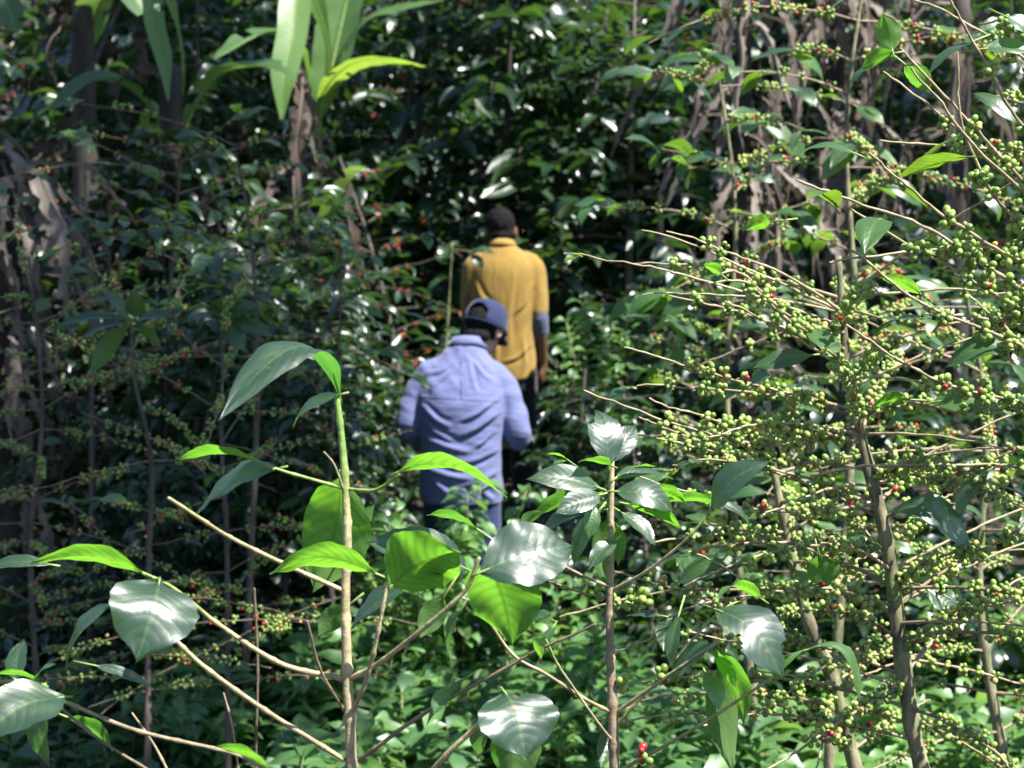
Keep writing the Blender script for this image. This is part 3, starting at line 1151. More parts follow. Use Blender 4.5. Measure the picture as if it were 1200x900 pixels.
def man_in_yellow(base, rotz):
    root = thing('person', 'dark-haired man in a mustard yellow shirt, seen from behind', 'person', base)
    root.rotation_euler = (0, 0, rotz)
    RH = rot_head(0.12, -0.12, -0.03)
    ho = np.array((-0.018, 0.03, 1.535))
    S = [xform(h, RH, ho) for h in head_shapes()]
    S.append(limb([(-.01, 0.0, 1.46), (-.015, 0.02, 1.54), ho + RH @ np.array((0, 0, 0.07))], [0.062, 0.055, 0.053], 18))
    S.append(loft([(0, 0, .82, .145, .095), (0, 0, .95, .145, .098), (0, 0, 1.1, .14, .09), (0, .0, 1.25, .155, .10), (0, .0, 1.40, .165, .095), (0, .0, 1.50, .10, .06)]))
    arms = {1: [(0.152, 0.0, 1.43), (0.188, -0.03, 1.165), (0.205, 0.045, 0.915)], -1: [(-0.156, 0.0, 1.43), (-0.185, 0.02, 1.17), (-0.14, 0.22, 1.03)]}
    for s, a in arms.items():
        S.append(limb(a, [0.046, 0.036, 0.024], 14))
        S += hand_shapes(a[2], nrm(np.array(a[2]) - np.array(a[1])) * 1.0 + np.array((-.05 * s, 0, 0)), (-s, 0.25, 0), 0.75, s * -1)
    feet = (-0.15, 0.12)
    S += legs(0.10, feet, 0.90, 0.072, 0.048, 0.034)
    mesh_obj('body', fuse(S, 0.0055, 2), 'skin_dark', root)
    T = [loft([(0.005, 0, .835, .160, .125), (0.004, 0, .95, .163, .125), (0, 0, 1.1, .163, .118), (0, 0, 1.25, .172, .118), (0, 0, 1.38, .182, .112), (0, 0, 1.45, .172, .098), (-.004, 0.003, 1.50, .120, .078), (-.01, 0.008, 1.545, .068, .062)], power=2.35)]
    for s, a in arms.items():
        A0, A1 = np.array(a[0]), np.array(a[1])
        T.append(limb([np.array((s * .1, 0, 1.465)), A0, A0 * .5 + A1 * .5 + np.array((s * .008, 0, 0)), A0 * .12 + A1 * .88], [0.052, 0.060, 0.053, 0.051], 20))
    me = fuse(T, 0.008, 5)

    def wr(c):
        x, y, z = c
        w = 0.003 * nz(x * 8, y * 6, z * 3.4 + 2)
        for (x0, z0, x1, z1, am, wd) in [(.15, 1.33, .06, 1.18, .009, .012), (-.15, 1.34, -.05, 1.22, .009, .012), (.05, 1.40, .03, 1.0, .007, .014), (-.06, 1.2, -.03, .9, .008, .014), (.12, 1.1, .10, .86, .010, .013), (.15, 1.02, .0, .93, .008, .012), (-.12, 1.05, -.10, .86, .009, .013)]:
            dx, dz = x1 - x0, z1 - z0
            tt = ((x - x0) * dx + (z - z0) * dz) / (dx * dx + dz * dz)
            if -0.1 < tt < 1.1 and y < .05:
                dd = ((x - x0) * dz - (z - z0) * dx) / math.hypot(dx, dz) + 0.008 * math.sin(tt * 6 + x0 * 30)
                w += am * math.sin(PI * min(max((tt + .1) / 1.2, 0), 1)) * (math.exp(-(dd / wd) ** 2) - .7 * math.exp(-((dd + 1.5 * wd) / wd) ** 2))
        w += 0.003 * nz(x * 14 + 3, y * 14, z * 9)
        return w
    displace(me, wr)
    # curved shirt tail: longer in the middle, cut higher over the hips
    n = len(me.vertices)
    co = np.zeros(n * 3, np.float32)
    me.vertices.foreach_get('co', co)
    co = co.reshape(-1, 3)
    m = (co[:, 2] < 0.95) & (np.abs(co[:, 0]) < 0.19)
    co[:, 2] = np.where(m, co[:, 2] + (0.95 - co[:, 2]) / .115 * 0.035 * np.clip(np.abs(co[:, 0]) / .16, 0, 1) ** 3, co[:, 2])
    me.vertices.foreach_set('co', co.ravel())
    me.update()
    shirt = mesh_obj('shirt', me, 'yellow_shirt', root)
    o = collar_ring(-0.012, 0.012, 1.535, 0.062, 0.060, 0.026, 0.25).build('collar', [M['yellow_shirt']], None)
    o.parent = shirt
    for s, a in arms.items():
        A0, A1, A2 = (np.array(v) for v in a)
        p = [A0 * .14 + A1 * .86, A1, A1 * .72 + A2 * .28]
        o = mesh_obj('undersleeve', fuse([limb(p, [0.044, 0.046, 0.043], 18)], 0.005, 1), 'grey_sleeve', root)
    H = [xform(ell((0, -0.004, 0.122), (0.078, 0.097, 0.090)), RH, ho), xform(limb([(-.045, -0.052, 0.062), (0, -0.066, 0.055), (.045, -0.052, 0.062)], [0.024, 0.026, 0.024]), RH, ho)]
    me = fuse(H, 0.005, 2)
    displace(me, lambda c: 0.006 * nz(c[0] * 75, c[1] * 75, c[2] * 75))
    mesh_obj('hair', me, 'hair', root)
    L = legs(0.10, feet, 0.89, 0.092, 0.070, 0.055) + [loft([(0, 0, .78, .14, .10), (0, 0, .88, .150, .11), (0, 0, .99, .148, .108)])]
    me = fuse(L, 0.009, 3)
    displace(me, lambda c: 0.005 * nz(c[0] * 9, c[1] * 9, c[2] * 14))
    mesh_obj('trousers', me, 'dark_trousers', root)
    mesh_obj('shoes', fuse(shoes(0.10, feet), 0.006, 2), 'shoe', root)
    return root


# ------------------------------------------------------------------ setting
def build_ground():
    xs = np.concatenate([np.linspace(-400, -14, 14), np.linspace(-12, 12, 97), np.linspace(14, 400, 14)])
    ys = np.concatenate([np.linspace(-60, -2, 8), np.linspace(-1, 20, 90), np.linspace(22, 400, 24)])
    X, Y = np.meshgrid(xs, ys, indexing='ij')
    Z = np.array([[float(ground_z(x, y)) for y in ys] for x in xs])
    v = np.stack([X, Y, Z], -1).reshape(-1, 3)
    ny = len(ys)
    i = np.arange(len(xs) - 1)[:, None] * ny
    j = np.arange(ny - 1)[None]
    q = np.stack([i + j, i + ny + j, i + ny + 1 + j, i + j + 1], -1).reshape(-1, 4)
    m, nt = new_mat('soil')
    n = N(nt)
    out = n('ShaderNodeOutputMaterial')
    co = n('ShaderNodeTexCoord').outputs['Object']
    a = n.noise(co, 5, 6, 0.7)
    b = n.noise(co, 38, 4, 0.6)
    col = n.mix(n.sstep(a, 0.35, 0.65), rgb(0.018, 0.013, 0.009), rgb(0.048, 0.035, 0.024))
    col = n.mix(n.math('MULTIPLY', n.sstep(b, 0.55, 0.7), 0.6), col, rgb(0.075, 0.058, 0.042))
    bp = n('ShaderNodeBump', i_Strength=0.8, i_Distance=0.03, i_Height=n.math('ADD', a, n.math('MULTIPLY', b, .4)))
    pb = n('ShaderNodeBsdfPrincipled', i_Base_Color=col, i_Roughness=0.95, i_Normal=bp.outputs[0])
    nt.links.new(pb.outputs[0], out.inputs[0])
    mb = MB()
    mb.add(v, q)
    tag(mb.build('ground', [m]), kind='structure')


build_ground()


def herb_cover():
    rng = np.random.default_rng(5)
    B, D, Nn, L, W, T = [], [], [], [], [], []
    st = MB()

    def patch(x0, x1, y0, y1, count, h, ll, tint, keep=None):
        for _ in range(count):
            x, y = rng.uniform(x0, x1), rng.uniform(y0, y1)
            if keep and not keep(x, y):
                continue
            if abs(x + 0.1) < 0.22 and 7.6 < y < 8.5:
                continue
            g = ground_z(x, y)
            hh = rng.uniform(*h) * (0.7 + 0.5 * nz(x * 1.7, y * 1.7, 3))
            hh = max(hh, 0.05)
            top = np.array((x + rng.normal(0, .05), y + rng.normal(0, .05), g + hh))
            tube(st, [np.array((x, y, g - .02)), (np.array((x, y, g)) + top) / 2 + rng.normal(0, .01, 3), top], [0.003, 0.0025, 0.0015], 4, 0.8)
            az = rng.uniform(0, 6.28)
            m = int(3 + hh * 22)
            for k in range(m):
                f = 1 - (k / m) * 0.75
                p = np.array((x, y, g)) * (1 - f) + top * f
                for j in range(2):
                    a = az + k * 1.6 + j * PI + rng.normal(0, .3)
                    B.append(p)
                    D.append((math.cos(a), math.sin(a), rng.uniform(-0.35, 0.45)))
                    Nn.append((rng.normal(0, .35), rng.normal(-.1, .35), 1))
                    l = rng.uniform(*ll)
                    L.append(l)
                    W.append(l * rng.uniform(.45, .62))
                    T.append(np.clip(tint + rng.normal(0, .25), 0, 1))
    patch(0.3, 3.0, 5.2, 8.6, 760, (0.10, 0.34), (0.04, 0.085), 0.75)
    patch(0.3, 3.0, 5.2, 8.6, 170, (0.25, 0.55), (0.08, 0.15), 0.5)
    patch(-0.8, 0.8, 5.4, 8.2, 300, (0.10, 0.34), (0.04, 0.08), 0.5)
    patch(-0.8, 0.8, 5.2, 7.6, 120, (0.25, 0.58), (0.08, 0.15), 0.35)
    patch(-2.6, -0.6, 5.2, 8.5, 260, (0.10, 0.32), (0.045, 0.08), 0.3)
    patch(-2.9, -0.5, 5.4, 8.8, 230, (0.25, 0.62), (0.09, 0.16), 0.15)
    patch(-4.5, 4.5, 8.5, 13.5, 600, (0.08, 0.3), (0.06, 0.10), 0.35, lambda x, y: abs(x + .05) > .35)
    idx = np.arange(len(B))
    A = [np.array(q) for q in (B, D, Nn, L, W, T)]
    for w in range(2):
        s_ = idx[idx % 2 == w]
        leaf_batch(st, *[q[s_] for q in A], TPL_HERB[w], mat=1)
    tag(st.build('undergrowth', [M['twig'], M['herb']]), 'low leafy green herbs covering the ground below the coffee trees', 'undergrowth', kind='stuff')


herb_cover()


def litter():
    rng = np.random.default_rng(9)
    mb = MB()
    n = 1500
    x, y = rng.uniform(-4, 4, n), rng.uniform(4.5, 14, n)
    B = np.array([(a, b, ground_z(a, b) + rng.uniform(.004, .03)) for a, b in zip(x, y)])
    az = rng.uniform(0, 6.28, n)
    D = np.stack([np.cos(az), np.sin(az), rng.normal(0, .15, n)], -1)
    Nn = np.stack([rng.normal(0, .3, n), rng.normal(0, .3, n), np.ones(n)], -1)
    l = rng.uniform(.07, .15, n)
    leaf_batch(mb, B, D, Nn, l, l * .42, rng.uniform(0, .6, n), TPL_FAR[1])
    tag(mb.build('leaf_litter', [M['dry_leaf_plain']]), 'brown fallen leaves lying on the dark soil of the path', 'leaf litter', kind='stuff')


litter()


# leafy young shrubs round the legs of the man in the blue shirt
def leafy_shrub(label, x, y, h, r, seed, tint=0.5, ll=(0.07, 0.11)):
    rng = np.random.default_rng(seed)
    g = ground_z(x, y)
    root = thing('leafy_shrub', label, 'shrub', (x, y, g), 'leafy shrubs beside the path')
    st, lf = MB(), MB()
    B, D, Nn, L, W, T = [], [], [], [], [], []
    for k in range(11):
        az = k * 2.4 + rng.normal(0, .3)
        top = np.array((x + math.cos(az) * r * rng.uniform(.2, 1), y + math.sin(az) * r * rng.uniform(.2, 1), g + h * rng.uniform(.65, 1.05)))
        p = catmull(np.array([(x, y, g - .03), (x + (top[0] - x) * .4, y + (top[1] - y) * .4, g + h * .5), top]), .04)
        tube(st, p, np.linspace(.006, .002, len(p)), 5, 0.7)
        for i in range(len(p) // 4, len(p)):
            for sg in (-1, 1):
                a = az + sg * rng.uniform(.5, 2.2)
                B.append(p[i])
                D.append((math.cos(a), math.sin(a), rng.uniform(-.5, .35)))
                Nn.append((rng.normal(0, .35), rng.normal(-.15, .35), 1))
                l = rng.uniform(*ll)
                L.append(l)
                W.append(l * rng.uniform(.42, .56))
                T.append(np.clip(tint + rng.normal(0, .25), 0, 1))
    A = [np.array(q) for q in (B, D, Nn, L, W, T)]
    leaf_batch(lf, *A, TPL_FAR[1])
    st.build('stem', [M['twig']], root)
    lf.build('leaves', [M['herb']], root)
    return root


for i, (lab, px, d, h, r) in enumerate([
        ("leafy green shrub in front of the blue-shirted man's legs", 545, 7.3, 0.92, 0.30),
        ("sunlit leafy shrub beneath the blue-shirted man's right elbow", 625, 7.3, 0.66, 0.30),
        ('leafy shrub with pale stems below the near man, on his left side', 492, 7.0, 0.86, 0.28),
        ("tall bright sunlit shrub beside the yellow-shirted man's hanging hand", 700, 10.2, 1.15, 0.32),
        ('low leafy shrub below the first fork of the tall front sapling, in dark shade', 440, 6.6, 0.50, 0.32),
        ('bright leafy shrub between the two thin front saplings, low down', 640, 6.2, 0.42, 0.34),
        ('leafy green shrub under the berry trees at the left, beside a bare dark twig', 250, 6.3, 0.42, 0.36)]):
    p = P(px, 450, d)
    leafy_shrub(lab, p[0], p[1], h, r, 40 + i, 0.45 + 0.1 * (i % 3))


# ------------------------------------------------------------------ people
bp_ = P(541, 450, 8.1)
man_in_blue((bp_[0], bp_[1], ground_z(bp_[0], bp_[1]) - 0.0), math.radians(-4))
yp_ = P(591, 450, 10.1)
man_in_yellow((yp_[0], yp_[1], ground_z(yp_[0], yp_[1]) + 0.0), math.radians(-3))


# ------------------------------------------------------------------ front saplings
def sapling(label, stem, d, group=None, name='coffee_sapling'):
    """stem: rows (px, py, dd, radius m, tint) from the top down; continued to the ground"""
    pts = [list(P(a, b, d + dd)) + [r, t] for a, b, dd, r, t in stem]
    l = pts[-1]
    gz = ground_z(l[0], l[1])
    pts.append([l[0] + .01, l[1], (l[2] + gz) / 2, l[3] * 1.15, 0.4])
    pts.append([l[0] + .02, l[1], gz - .03, l[3] * 1.3, 0.3])
    root = thing(name, label, 'coffee plant', (l[0] + .02, l[1], gz), group)
    c = catmull(np.array(pts), 0.006)
    s = np.concatenate([[0], np.cumsum(np.linalg.norm(np.diff(c[:, :3], axis=0), axis=1))])
    ph = (s / 0.062) % 1
    r = c[:, 3] * .86 * (1 + .28 * np.exp(-((ph - .5) / .06) ** 2))
    mb = MB()
    tube(mb, c[:, :3], r, 12, c[:, 4], 0, round_ends=True)
    mb.build('stem', [M['twig']], root)
    return root


def hb(root, pts, d, r0, r1, t0, t1, **kw):
    return twig(root, [P(a, b, d + dd) for a, b, dd in pts], r0 * .66, r1 * .66, t0, t1, **kw)


def hl(parent, b, t, d, w, n, tint=0.5, db=0.0, dt=0.0, **kw):
    """leaf from base pixel to tip pixel; w in pixels"""
    if isinstance(n, str):                       # a leaf lying so that its waxy face catches the sun
        b0 = P(b[0], b[1], d + db)
        eye = np.array((0, 0, CAMZ))
        n = nrm(nrm((0.44, -0.28, 0.86)) + nrm(eye - b0))
        r = P(t[0], t[1], 1.0) - eye
        dt = float(np.clip(np.dot(b0 - eye, n) / np.dot(r, n), d + db - .13, d + db + .13)) - d
    return add_leaf(parent, P(b[0], b[1], d + db), P(t[0], t[1], d + dt), w * d / FPX, n, tint, **kw)


UP_CAM = (0.15, -0.62, 0.62)       # upper face turned towards the viewer
AWAY = (0.1, 0.62, 0.75)           # underside turned towards the viewer
SKYB = (-0.42, -0.36, 0.80)         # upper face mirrors open sky

d1 = 2.4
A = sapling('tall thin coffee sapling with large bright green leaves and a pale straight stem', [(395, 466, 0, .0042, 1.0), (401, 520, 0, .0052, .95), (405, 572, 0, .0060, .82), (407, 640, 0, .0066, .62), (405, 700, 0, .0066, .62), (407, 790, 0, .0073, .62), (412, 900, 0, .0082, .5)], d1, 'coffee saplings at the front')
hl(A, (398, 466), (256, 494), d1, 66, (0.1, -0.25, 1), .0, dt=-.17, arch=.078, peak=0.8, fold=.08, curl=.1, wave=.04)
hl(A, (399, 462), (343, 502), d1, 22, (-.5, -.5, .6), .3, db=.01, dt=.09, arch=.012)
b = hb(A, [(405, 573, 0), (370, 563, -.02), (335, 553, -.03), (312, 545, -.03)], d1, .0034, .0026, .85, .95)
hl(b, (312, 546), (208, 540), d1, 44, (0, .38, 1), .7, db=-.03, dt=.0, arch=.012, fold=.3)
hl(b, (328, 549), (230, 602), d1, 58, SKYB, .1, db=-.02, dt=.06, arch=.012, wave=.05)
b = hb(A, [(407, 573, 0), (440, 574, -.02), (468, 556, -.04)], d1, .0034, .0030, .9, .98)
hl(b, (466, 555), (594, 584), d1, 52, (.15, .55, .9), .85, db=-.04, dt=-.12, arch=.024, fold=.25, peak=.8)
hl(A, (399, 560), (368, 694), d1, 100, (.50, .62, .58), .95, db=.035, dt=.06, arch=.012, fold=.12)
b = hb(A, [(404, 578, 0), (392, 545, -.02), (380, 530, -.03)], d1, .0020, .0014, .6, .7)
hl(A, (440, 670), (316, 672), d1, 66, (-.05, .62, .85), .9, db=-.05, dt=-.08, arch=.018, fold=.16)
b5 = hb(A, [(410, 840, 0), (428, 800, -.03), (440, 755, -.05), (450, 705, -.06), (454, 684, -.06)], d1, .0044, .0032, .5, .7, knob=.7, node=.03)
hl(b5, (457, 690), (540, 646), d1, 108, (.30, .64, .75), .95, db=-.06, dt=-.08, arch=.015, fold=.10)
b4 = hb(A, [(408, 796, 0), (440, 780, -.03), (482, 748, -.07), (525, 712, -.1), (548, 688, -.11), (561, 655, -.12)], d1, .0056, .0040, .66, .74, knob=.2)
hl(b4, (548, 668), (428, 636), d1, 58, 'sun', .0, db=.0, arch=.018)
hl(b4, (562, 672), (672, 641), d1, 80, 'sun', .0, db=-.12, arch=.020, fold=.12, quilt=.006, wave=.06)
hl(b4, (572, 664), (600, 756), d1, 92, (.25, .8, .35), .75, db=-.08, dt=.0, arch=.014, fold=.14)
hl(b4, (478, 690), (412, 738), d1, 52, SKYB, .05, db=.05, dt=.08, arch=.01)
b = hb(A, [(198, 584, -.16), (235, 608, -.12), (270, 630, -.08), (335, 662, -.02), (402, 692, 0)], d1, .0034, .0046, .75, .6)
b2 = hb(A, [(168, 672, -.1), (198, 686, -.09), (228, 709, -.07), (258, 733, -.05), (330, 778, -.02), (405, 796, 0)], d1, .0032, .0056, .95, .42)
hl(b2, (168, 672), (33, 660), d1, 48, (.05, .58, .82), .9, db=-.1, dt=-.12, arch=.016, fold=.18)
hl(b2, (60, 662), (-20, 668), d1, 22, (-.3, -.5, .8), .1, db=.1, dt=.12, arch=.01)
hl(b2, (187, 680), (160, 775), d1, 100, 'sun', .0, db=-.11, arch=.022, fold=.1, quilt=.006, wave=.05)
hl(b2, (131, 708), (78, 787), d1, 50, SKYB, .05, db=-.02, dt=.02, arch=.014)
hb(A, [(200, 745, -.1), (240, 782, -.08), (310, 832, -.04), (402, 890, 0)], d1, .0042, .0050, .55, .5)
hb(A, [(360, 728, -.1), (376, 786, -.06), (404, 834, 0)], d1, .0022, .0028, .3, .35)
hb(A, [(298, 690, .2), (302, 780, .2), (300, 885, .2), (302, 960, .2)], d1, .0028, .0032, .05, .1)

# left edge plant
d0 = 2.3
Lp = sapling('coffee sapling in the bottom left corner with one big dark glossy leaf and bare twigs', [(-40, 800, 0, .005, .4), (-60, 900, 0, .006, .4)], d0, 'coffee saplings at the front')
b = hb(Lp, [(-50, 805, 0), (20, 800, -.02), (75, 822, -.03), (160, 856, -.05), (270, 882, -.06), (310, 900, -.06)], d0, .0042, .0034, .35, .42)
hl(b, (76, 816), (-28, 872), d0, 74, (-.2, -.72, .55), .05, db=-.03, dt=-.1, arch=.02, quilt=.006)
hl(b, (50, 812), (58, 900), d0, 44, (-.5, -.5, .5), .0, db=.03, dt=.03)
hl(b, (46, 800), (-8, 790), d0, 26, (0, .5, .9), .8, db=-.02, dt=-.03)
hl(b, (40, 800), (66, 778), d0, 14, (.1, -.5, .9), .4, db=-.01, dt=-.04)
hl(b, (20, 800), (28, 748), d0, 30, (-.3, -.6, .5), .2, db=0, dt=.03)
hl(b, (318, 905), (248, 876), d0, 34, (0, .6, .8), .95, db=-.06, dt=-.06)
hl(b, (110, 780), (180, 806), d0, 16, (-.3, -.5, .7), .05, db=.25, dt=.25, petiole=.03)
hl(b, (78, 840), (132, 880), d0, 38, (.0, .5, .6), .2, db=.1, dt=.1)
hb(Lp, [(45, 806, .02), (110, 862, .0), (178, 905, -.02)], d0, .0030, .0026, .15, .2)
hb(Lp, [(155, 836, .1), (180, 872, .1), (200, 910, .1)], d0, .0022, .0028, .45, .5)
hb(Lp, [(262, 812, .15), (272, 850, .15), (280, 905, .15)], d0, .002, .0024, .4, .4)

# bottom centre plant
d2 = 2.35
Bp = sapling('short coffee sapling with one broad shiny leaf and a long dark bare branch', [(395, 905, .1, .005, .4), (380, 980, .1, .006, .4)], d2, 'coffee saplings at the front')
b = hb(Bp, [(395, 905, .1), (425, 888, .08), (490, 842, .03), (560, 802, -.02), (640, 762, -.05), (702, 734, -.07)], d2, .0044, .0024, .35, .2, jitter=.0003)
hl(b, (590, 812), (616, 892), d2, 98, 'sun', .0, db=-.04, arch=.02, fold=.08, quilt=.006, wave=.05)
hl(b, (590, 838), (600, 930), d2, 74, (.2, .5, .6), .2, db=.03, dt=.02)
hl(b, (575, 830), (560, 890), d2, 30, (-.3, -.5, .5), .1, db=.05, dt=.07)
hl(b, (632, 770), (640, 744), d2, 22, (0, -.6, .8), .8, db=-.05, dt=-.07)
hl(b, (525, 806), (508, 838), d2, 20, (.1, -.6, .7), .7, db=.0, dt=-.02)
hl(b, (545, 795), (500, 850), d2, 16, (-.4, -.5, .6), .1, db=.04, dt=.06)
hb(Bp, [(485, 930, .0), (520, 888, -.03), (560, 850, -.05)], d2, .0062, .0048, .72, .6, node=.05, knob=.15)

# centre plant
d3 = 2.7
C = sapling('slim coffee sapling with a straight brown stem and a leafy top', [(717, 540, 0, .0042, .72), (716, 600, 0, .0050, .5), (715, 680, 0, .0062, .42), (715, 760, 0, .0070, .36), (720, 900, 0, .0086, .33)], d3, 'coffee saplings at the front')
hl(C, (714, 544), (697, 480), d3, 44, 'sun', .0, db=-.01, arch=.014, fold=.12, notch=[(.9, .9, .25, .2)])
hl(C, (716, 542), (744, 498), d3, 28, 'sun', .0, db=0, arch=.01)
hl(C, (716, 546), (678, 542), d3, 24, (0, .4, .9), .8, db=-.02, dt=-.06)
hl(C, (702, 572), (616, 562), d3, 34, 'sun', .1, db=-.03, arch=.016)
hl(C, (702, 578), (618, 612), d3, 36, (-.1, .55, .75), .5, db=-.02, dt=.0)
hl(C, (704, 580), (650, 602), d3, 30, 'sun', .1, db=-.05)
hl(C, (719, 576), (790, 600), d3, 36, 'sun', .1, db=-.03, arch=.02)
hl(C, (722, 560), (770, 548), d3, 26, (.2, .4, .9), .6, db=.0, dt=.05)
hl(C, (722, 562), (790, 562), d3, 22, (-.3, -.5, .7), .1, db=.03, dt=.1)
hl(C, (755, 574), (804, 590), d3, 30, (.2, .62, .7), .95, db=.02, dt=.05, petiole=.03)
hl(C, (770, 590), (846, 592), d3, 26, (.1, .6, .8), .8, db=.05, dt=.08, petiole=.04)
hl(C, (704, 596), (672, 662), d3, 28, (-.55, -.6, .3), .1, db=-.03, dt=-.02)
hl(C, (712, 606), (710, 688), d3, 30, (-.2, .7, .4), .4, db=.02, dt=.02)
hl(C, (718, 610), (724, 664), d3, 22, (.3, .6, .5), .5, db=.01, dt=.02)
hl(C, (700, 590), (640, 585), d3, 24, (-.2, .4, .9), .8, db=.02, dt=.05)
hl(C, (696, 592), (690, 632), d3, 20, (.1, -.6, .6), .6, db=-.04, dt=-.05)
b = hb(C, [(703, 572, 0), (680, 550, -.02), (664, 538, -.03)], d3, .0018, .0012, .9, 1)
hl(b, (664, 538), (640, 532), d3, 9, (0, .4, .9), .9, db=-.03, dt=-.03, petiole=0)
hl(b, (664, 540), (648, 544), d3, 8, (0, -.4, .9), .9, db=-.03, dt=-.03, petiole=0)
b = hb(C, [(717, 692, 0), (760, 668, -.04), (800, 636, -.07), (822, 612, -.08), (833, 596, -.08)], d3, .0038, .0026, .5, .85)
hl(b, (833, 597), (902, 540), d3, 46, (-.40, -.55, .6), .05, db=-.08, dt=-.12, arch=.016, fold=.12, quilt=.005)
hb(C, [(716, 688, 0), (690, 678, -.03), (662, 664, -.05)], d3, .0034, .0024, .5, .45)
hb(C, [(716, 702, 0), (680, 694, .02), (640, 680, .04)], d3, .0026, .0018, .4, .4)
b = hb(C, [(718, 836, 0), (680, 816, -.04), (640, 790, -.08), (600, 766, -.1), (562, 712, -.12), (540, 700, -.12)], d3, .0042, .0026, .5, .6)
b = hb(C, [(721, 872, 0), (700, 846, -.03), (668, 800, -.06), (652, 776, -.07), (640, 750, -.08)], d3, .0030, .0024, .42, .9, knob=.7, node=.03)
b = hb(C, [(718, 838, 0), (760, 808, -.04), (800, 780, -.07), (842, 752, -.09)], d3, .0044, .0034, .62, .75, knob=.2)
hl(b, (838, 714), (919, 796), d3, 66, 'sun', .0, db=-.09, arch=.03, fold=.14, quilt=.006, notch=[(.42, .0, .10, .22), (.78, 1.0, .06, .2)], petiole=.03)
hl(b, (842, 758), (872, 850), d3, 34, (.5, .6, .3), .6, db=-.08, dt=-.05)
hl(b, (850, 770), (858, 905), d3, 42, (-.3, .75, .3), .25, db=-.05, dt=-.03)
hl(b, (836, 756), (784, 802), d3, 46, SKYB, .15, db=-.08, dt=-.04)
hl(b, (838, 768), (862, 806), d3, 20, (.2, .7, .4), .9, db=-.07, dt=-.08)
hl(b, (828, 790), (842, 832), d3, 26, (.2, -.5, .6), .7, db=-.06, dt=-.09)
hl(b, (796, 720), (788, 786), d3, 20, (-.5, -.6, .3), .3, db=-.02, dt=-.04, petiole=.03)
b = hb(C, [(880, 700, -.05), (850, 712, -.07), (820, 740, -.06), (790, 775, -.04), (722, 850, 0)], d3, .0018, .0034, .8, .4)
hl(b, (893, 702), (840, 704), d3, 28, (.1, .5, .8), .9, db=-.05, dt=-.1, arch=.02)
b = hb(C, [(905, 794, -.12), (860, 824, -.1), (800, 862, -.06), (723, 905, 0)], d3, .0026, .0040, .78, .7, knob=.2)
hl(b, (944, 762), (1008, 822), d3, 34, (.25, -.2, .9), .7, db=-.12, dt=-.12, arch=.034, peak=.7, fold=.2, petiole=.04, twist=.6)
hl(b, (912, 790), (944, 760), d3, 8, (0, -.4, .9), .9, db=-.12, dt=-.12)
hl(C, (728, 600), (768, 640), d3, 26, (.3, -.5, .7), .1, db=.02, dt=.0, petiole=.03)
hl(C, (722, 632), (690, 668), d3, 24, (-.2, -.6, .6), .05, db=-.02, dt=-.05)
hl(C, (690, 600), (630, 628), d3, 30, SKYB, .0, db=.03, dt=.05, petiole=.03)
hl(C, (735, 590), (800, 622), d3, 30, (.2, .6, .7), .8, db=.04, dt=.06, petiole=.04)
hl(C, (845, 590), (880, 618), d3, 24, SKYB, .0, db=.1, dt=.12, petiole=.05)
hl(A, (520, 700), (492, 748), d1, 32, (.2, .7, .4), .3, db=.06, dt=.06, petiole=.04)
hl(A, (540, 715), (526, 770), d1, 30, SKYB, .0, db=.08, dt=.1, petiole=.04)
hl(A, (560, 620), (500, 604), d1, 30, (0, .5, .8), .3, db=.1, dt=.12, petiole=.05)
hl(A, (600, 640), (640, 600), d1, 40, (.1, .6, .6), .5, db=.1, dt=.14, petiole=.05)
hl(A, (405, 640), (440, 590), d1, 22, (.2, .7, .4), .3, db=.05, dt=.07, petiole=.03)
hl(A, (408, 710), (372, 745), d1, 30, (.2, .7, .4), .15, db=.06, dt=.07, petiole=.03)
# a few berries on the centre sapling
rngc = np.random.default_rng(3)
for (px, py, dd, n, rp) in [(742, 704, -.03, 9, 0), (756, 700, -.04, 6, 0), (730, 800, .0, 5, 0), (750, 884, -.06, 4, 1.0), (758, 896, -.06, 5, 0), (772, 792, -.04, 5, 0), (700, 694, .02, 4, 0)]:
    mb = MB()
    c = cluster(rngc, P(px, py, d3 + dd), (1, 0, -.2), n, .0062, rp, .42)
    add_berries(mb, *c)
    mb.build('berry_cluster', [M['berry']], C)


# ------------------------------------------------------------------ berry-laden trees on the right
def trunkpix(rows, d):
    return [list(P(a, b, d + dd)) + [r] for a, b, dd, r in rows]


def leftish(a):      # azimuths on the viewer's side and to the left are fuller
    return True


